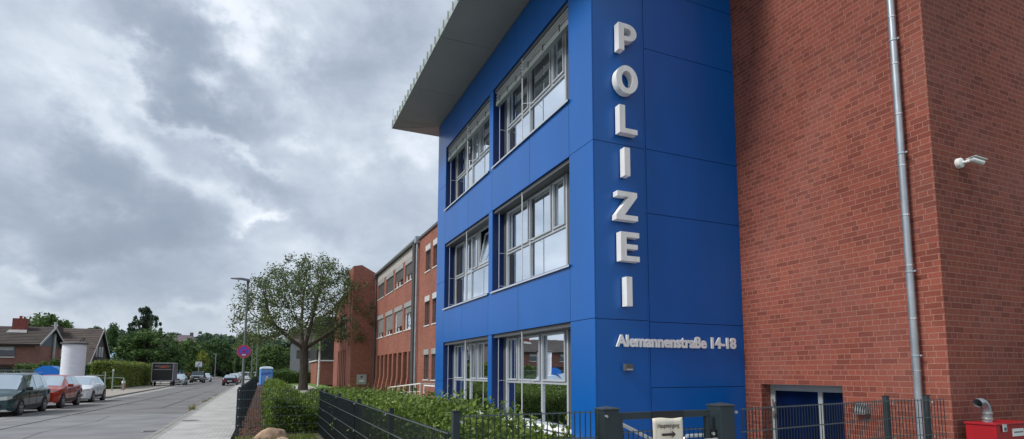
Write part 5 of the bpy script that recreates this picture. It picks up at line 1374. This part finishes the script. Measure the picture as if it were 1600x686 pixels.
MB().box(3.0,4.0,4.4,5.6,zt-1.5,zt+.9).build('chimney', mat('roof_mauve2', (.18,.14,.16), .8), r)

# garden fences / gate posts
r = thing('garden_fence', 'low green wire garden fence with top rail in front of the brick house', 'fence', (-19, 63, 0))
A = atY(0,577,58); B2 = atY(58,578,58)
b = MB().bar((-22.5,58,1.85),(-13.9,58,1.85),.05); b.bar((-22.5,58,.9),(-13.9,58,.9),.04); b.build('rail', mat('fence_greygreen', (.20,.25,.22), .5), r)
for i in range(6): MB().bar((-22.5+i*1.7,58,0),(-22.5+i*1.7,58,1.9),.06).build('post', MATS['fence_greygreen'], r)
b = MB(); [b.bar((-22.5+i*.12,58,.1),(-22.5+i*.12,58,1.85),.012) for i in range(72)]; b.build('mesh_infill', MATS['fence_greygreen'], r); rel(r)
r = thing('garden_gate', 'pale green tubular gate posts before the clipped hedges', 'gate', (-15, 62, 0))
M_pg = mat('pale_green_tube', (.30,.38,.33), .5); Yg = 64
xs = [atY(u, 600, Yg)[0] for u in (163.5, 175.5, 193)]
for x, h in ((xs[0],1.75),(xs[1],1.78),(xs[2],1.15)): MB().tube([(x,Yg,0),(x,Yg,h)], .05, 8).build('post', M_pg, r)
b = MB(); b.tube([(xs[0],Yg,1.15),(xs[1],Yg,1.15)], .03, 8); b.tube([(xs[1],Yg,1.2),(xs[2],Yg,1.15)], .03, 8); b.tube([(xs[1],Yg,.4),(xs[2],Yg,.4)], .03, 8); b.build('rail', M_pg, r)
b = MB(); b.box(xs[1]-.06,xs[1]+.06,Yg-.06,Yg+.06,1.781,1.95); b.build('post_head', M_white, r); rel(r)
r = thing('garden_gate', 'wire gate section left of the pale green gate posts', 'gate', (-17, 64, 0))
b = MB(); x_ = atY(135,600,Yg)[0]
b.tube([(x_,Yg,0),(x_,Yg,1.45)], .05, 8); b.tube([(x_,Yg,1.4),(xs[0]-.1,Yg,1.4)], .03, 8); b.tube([(x_,Yg,.3),(xs[0]-.1,Yg,.3)], .03, 8); b.build('frame', M_pg, r)
b = MB(); k = x_
while k < xs[0]-.15: b.bar((k,Yg,.3),(k,Yg,1.4),.012); k += .12
b.build('bars', M_pg, r); rel(r)
p = atY(192.5, 605, 68); r = thing('garden_ornament', 'small brown post with white ball lamp beside the clipped hedge', 'ornament', (p[0], 68, 0))
MB().box(-.17,.17,-.17,.17,0,.55).build('post', mat('rusty_post', (.25,.14,.10), .8), r, bevel=.02); MB().lathe([(.0001,.55),(.13,.58),(.17,.70),(.12,.83),(.0001,.86)], k=14).build('ball_lamp', M_white, r, smooth=True)

# ================================================================== STREET LAMPS, POLES AND SIGNS
LX, LY = -.95, 32.0
p = atX(390.5, 441, LX)
r = thing('street_lamp', 'tall grey green street lamp post with flat head beside the mesh fence', 'street lamp', (LX, LY, 0))
M_pole = mat('pole_green', (.13,.16,.14), .5, var=.15, vscale=2)
# top position on the same vertical
d = ray(390, 441); t_ = LY/d[1]; ztop = H+d[2]*t_
MB().tube([(0,0,0),(0,0,2.5),(0,0,ztop)], [.075,.062,.045], 12).build('pole', M_pole, r, smooth=True)
b = MB(); b.v += [(.10,-.09,ztop+.03),(.10,.09,ztop+.03),(-.30,-.12,ztop+.10),(-.30,.12,ztop+.10),(-.78,-.08,ztop+.12),(-.78,.08,ztop+.12),(.10,-.09,ztop+.14),(.10,.09,ztop+.14),(-.30,-.12,ztop+.19),(-.30,.12,ztop+.19),(-.78,-.08,ztop+.155),(-.78,.08,ztop+.155)]
b.f += [(0,2,3,1),(2,4,5,3),(6,7,9,8),(8,9,11,10),(0,6,8,2),(2,8,10,4),(1,3,9,7),(3,5,11,9),(4,10,11,5),(0,1,7,6)]; b.mi += [0]*10
b.build('lamp_head', mat('lamp_head', (.16,.16,.19), .5), r)
MB().tube([(0,0,ztop-.12),(0,0,ztop+.1)], .06, 10).build('collar', M_dpipe, r)
sg = thing('no_stopping_sign', 'round red and blue no stopping sign on the street lamp post', 'sign', (LX, LY-.1, 0))
d = ray(381, 549); zc = H+d[2]*LY/d[1]
MB().lathe([(.0001,0),(.315,0),(.315,.015),(.0001,.015)], (-.02,-.02,zc), 36, 'y').build('back_plate', M_alu, sg)
MB().lathe([(.235,0),(.31,0),(.31,-.004),(.235,-.004)], (-.02,-.022,zc), 40, 'y', False).build('red_ring', M_red, sg)
MB().lathe([(.0001,-.0245),(.236,-.0245)], (-.02,0,zc), 40, 'y').build('blue_disc', M_sblue, sg)
b = MB()
for a in (45, 135): c_, s_ = math.cos(R(a))*.236, math.sin(R(a))*.236; b.bar((-.02-c_,-.029,zc-s_),(-.02+c_,-.029,zc+s_),.004,.046,up=(-s_,0,c_))
b.build('red_cross', M_red, sg)
b = MB(); b.box(-.09,.07,-.036,-.032,zc-.205,zc-.155); b.build('white_mark', M_white, sg)
for (u, Y, vt, lab) in ((396, 75, 520, 'thin grey pole left of the portable toilet behind the lamp post'), (404.5, 68, 505, 'taller pole immediately behind the street lamp, near the toilet')):
    p = atY(u, vt, Y); r = thing('pole', lab, 'pole', (p[0], Y, 0)); MB().tube([(0,0,0),(0,0,p[2])], .07, 8).build('shaft', M_pole, r, smooth=True)
    MB().box(-.5,.05,-.08,.08,p[2]+.001,p[2]+.1).build('lamp_head', M_dpipe, r)
p = atY(337.5, 554, 165); r = thing('street_lamp', 'distant pale street lamp at the end of the road', 'street lamp', (p[0], 165, 0)); MB().tube([(0,0,0),(0,0,p[2])], .08, 8).build('pole', M_steel, r); MB().box(-.6,.1,-.12,.12,p[2],p[2]+.13).build('lamp_head', M_frame, r)
p = atY(310.5, 570, 118); r = thing('parking_sign', 'square white and blue road sign on a post beside the bushes', 'sign', (p[0], 118, 0))
MB().tube([(0,0,0),(0,0,p[2]+.6)], .05, 8).build('post', M_steel, r); MB().box(-.52,.52,-.09,-.06,p[2]-.4,p[2]+.55).build('plate', M_whitef, r)
b = MB(); b.poly([(-.3,-.095,p[2]-.2),(-.1,-.095,p[2]-.2),(.35,-.095,p[2]+.4),(.15,-.095,p[2]+.4)]); b.poly([(-.44,-.095,p[2]-.32),(.44,-.095,p[2]-.32),(.44,-.095,p[2]-.22),(-.44,-.095,p[2]-.22)]); b.build('pictogram', mat('sign_greyblue', (.10,.22,.36), .5), r)
p = atY(281, 573, 104); q_ = atY(281, 596, 104); r = thing('banner_board', 'upright white and blue banner behind the silver car', 'banner', (p[0], 104, 0))
MB().box(-.45,.12,-.03,.03,.5,p[2]).build('white_field', M_whitef, r); MB().box(.121,.50,-.03,.03,.5,p[2]-.05).build('blue_field', mat('banner_blue', (.10,.18,.30), .5), r)
b = MB(); b.poly([(-.35,-.035,1.2),(-.15,-.035,1.2),(.02,-.035,2.3),(-.2,-.035,2.2)]); b.build('emblem', mat('sign_greyblue', (.10,.22,.36), .5), r)
for x in (-.47, .52): MB().bar((x,0,0),(x,0,p[2]+.1),.05).build('post', M_steel, r)
# roses by the path
random.seed(4)
b = MB(); rr = random.Random(2)
for (u, v) in ((439,590),(442.5,594),(455,609),(510,589.5),(516,601),(454.5,625)): 
    p = atY(u, v, 60 if v < 600 else 44)
    b.lathe([(.0001,-.1),(.12,-.06),(.16,.03),(.09,.12),(.0001,.14)], tuple(p), 8)

# ================================================================== SKY AND LIGHT
SUN_EL, SUN_AZ = 46, 266      # azimuth clockwise from +Y (north): light comes from the left, slightly ahead
w = bpy.data.worlds.new('World'); SC.world = w; w.use_nodes = True; nt = w.node_tree; L = nt.links.new
for n_ in list(nt.nodes): nt.nodes.remove(n_)
out = N(nt, 'ShaderNodeOutputWorld')
sky = N(nt, 'ShaderNodeTexSky'); sky.sky_type = 'NISHITA'; sky.sun_disc = False; sky.sun_elevation = R(SUN_EL); sky.sun_rotation = R(SUN_AZ); sky.air_density = 1.2; sky.dust_density = 2
bg1 = N(nt, 'ShaderNodeBackground'); bg1.inputs[1].default_value = .10; L(sky.outputs[0], bg1.inputs[0])
tc = N(nt, 'ShaderNodeTexCoord'); nrm = N(nt, 'ShaderNodeVectorMath', operation='NORMALIZE'); L(tc.outputs['Generated'], nrm.inputs[0])
sep = N(nt, 'ShaderNodeSeparateXYZ'); L(nrm.outputs[0], sep.inputs[0])
def math2(op, a, b_=None, c=None):
    m_ = N(nt, 'ShaderNodeMath', operation=op)
    for i, x in enumerate((a, b_, c)):
        if x is None: continue
        if isinstance(x, (int, float)): m_.inputs[i].default_value = x
        else: L(x, m_.inputs[i])
    return m_.outputs[0]
# cloud masses live on the sky dome, in a tangent plane fixed to the north-western sky
D0 = Vector(ray(350, 250)).normalized(); E1 = D0.cross(Vector((0,0,1))).normalized(); E2 = E1.cross(D0).normalized()
def dot(v):
    n_ = N(nt, 'ShaderNodeVectorMath', operation='DOT_PRODUCT'); L(nrm.outputs[0], n_.inputs[0]); n_.inputs[1].default_value = v; return n_.outputs['Value']
den = math2('MAXIMUM', dot(D0), .2)
pl = N(nt, 'ShaderNodeCombineXYZ'); L(math2('DIVIDE', dot(E1), den), pl.inputs[0]); L(math2('DIVIDE', dot(E2), den), pl.inputs[1])
def plane(u, v):
    d = Vector(ray(u, v)).normalized(); k = d.dot(D0); return (d.dot(E1)/k, d.dot(E2)/k)
def noise_tex(scale, detail, rough, dist, seed, zs=1.7):
    mp = N(nt, 'ShaderNodeMapping'); mp.inputs['Rotation'].default_value = (0,R(18),R(-20)); mp.inputs['Location'].default_value = (seed, seed*.7, seed*.3); mp.inputs['Scale'].default_value = (1,1,zs)
    L(nrm.outputs[0], mp.inputs[0])
    t = N(nt, 'ShaderNodeTexNoise'); t.inputs['Scale'].default_value = scale; t.inputs['Detail'].default_value = detail; t.inputs['Roughness'].default_value = rough; t.inputs['Distortion'].default_value = dist
    L(mp.outputs[0], t.inputs['Vector']); return t
n_big = noise_tex(2.6, 5, .5, .3, 3.1).outputs[0]
n_fine = noise_tex(7.5, 10, .6, .25, 8.7, 1.5).outputs[0]
val = math2('MULTIPLY', math2('SUBTRACT', n_big, .5), 1.3)
val = math2('MULTIPLY_ADD', math2('SUBTRACT', n_fine, .5), 1.25, val)
warp_n = noise_tex(4.2, 6, .6, 0, 5.5, 1.2)
wsub = N(nt, 'ShaderNodeVectorMath', operation='SUBTRACT'); L(warp_n.outputs['Color'], wsub.inputs[0]); wsub.inputs[1].default_value = (.5, .5, .5)
wsc = N(nt, 'ShaderNodeVectorMath', operation='SCALE'); L(wsub.outputs[0], wsc.inputs[0]); wsc.inputs['Scale'].default_value = .42
wad = N(nt, 'ShaderNodeVectorMath', operation='ADD'); L(pl.outputs[0], wad.inputs[0]); L(wsc.outputs[0], wad.inputs[1])
def blob(u0, v0, u1, v1, wpx, amp):
    a, c = Vector(plane(u0,v0)), Vector(plane(u1,v1)); mid = (a+c)/2; d = c-a; ang = math.atan2(d.y, d.x)
    mp = N(nt, 'ShaderNodeMapping', vector_type='TEXTURE'); mp.inputs['Location'].default_value = (mid.x, mid.y, 0); mp.inputs['Rotation'].default_value = (0,0,ang); mp.inputs['Scale'].default_value = (max(d.length*.55, .02), wpx/F, 1)
    sx = N(nt, 'ShaderNodeVectorMath', operation='MULTIPLY'); L(wad.outputs[0], sx.inputs[0]); sx.inputs[1].default_value = (1,1,0)
    L(sx.outputs[0], mp.inputs[0]); le = N(nt, 'ShaderNodeVectorMath', operation='LENGTH'); L(mp.outputs[0], le.inputs[0])
    return math2('EXPONENT', math2('MULTIPLY', math2('MULTIPLY', le.outputs['Value'], le.outputs['Value']), -1.0))
for (u0, v0, u1, v1, wpx, am) in [(90,0,420,170,48,-.62),(250,60,390,140,60,-.35),(460,70,620,110,75,-.60),(440,190,560,230,50,-.25),(320,0,460,70,42,.75),(-20,30,180,120,60,.32),
      (180,110,430,220,15,.55),(120,165,310,290,38,.38),(290,270,400,350,24,.50),(-60,280,320,335,62,-.85),(290,225,450,290,42,-.50),(465,150,500,200,22,.45),(325,345,405,352,15,.60),
      (380,350,540,385,36,-.35),(580,235,690,262,30,.42),(-20,378,200,388,18,.38),(60,430,260,440,20,-.22),(280,470,400,492,18,.35),(100,492,260,500,20,.22),(500,300,640,330,50,-.15),(600,60,700,90,60,-.1)]:
    val = math2('MULTIPLY_ADD', blob(u0, v0, u1, v1, wpx, am), am*.92, val)
rp = N(nt, 'ShaderNodeValToRGB'); cr = rp.color_ramp; cr.interpolation = 'B_SPLINE'
vv = math2('MULTIPLY_ADD', val, .42, .475); L(vv, rp.inputs[0])
cr.elements[0].position = .10; cr.elements[0].color = (.215,.255,.325,1)
cr.elements[1].position = .95; cr.elements[1].color = (.77,.80,.84,1)
for pos, c_ in ((.32,(.285,.335,.41,1)),(.52,(.43,.48,.55,1)),(.70,(.62,.665,.73,1))):
    e = cr.elements.new(pos); e.color = c_
bg2 = N(nt, 'ShaderNodeBackground'); bg2.inputs[1].default_value = 1.0; L(rp.outputs[0], bg2.inputs[0])
mx = N(nt, 'ShaderNodeMixShader'); mx.inputs[0].default_value = .93; L(bg1.outputs[0], mx.inputs[1]); L(bg2.outputs[0], mx.inputs[2]); L(mx.outputs[0], out.inputs[0])
w.cycles.sampling_method = 'MANUAL'; w.cycles.sample_map_resolution = 1024

sd = bpy.data.lights.new('sun', 'SUN'); sd.energy = 2.0; sd.angle = R(14); sd.color = (1,.96,.90)
so = bpy.data.objects.new('sun', sd); COL.objects.link(so)
az = R(SUN_AZ); el = R(SUN_EL); dv = Vector((math.sin(az)*math.cos(el), math.cos(az)*math.cos(el), math.sin(el)))
so.rotation_euler = dv.to_track_quat('Z', 'Y').to_euler(); so.location = (0,0,40)

vs = SC.view_settings; vs.view_transform = 'Standard'; vs.look = 'None'; vs.exposure = 0.55; vs.gamma = 1; vs.use_curve_mapping = False
SC.render.engine = 'CYCLES'
SC.cycles.max_bounces = 6; SC.cycles.diffuse_bounces = 3; SC.cycles.glossy_bounces = 3
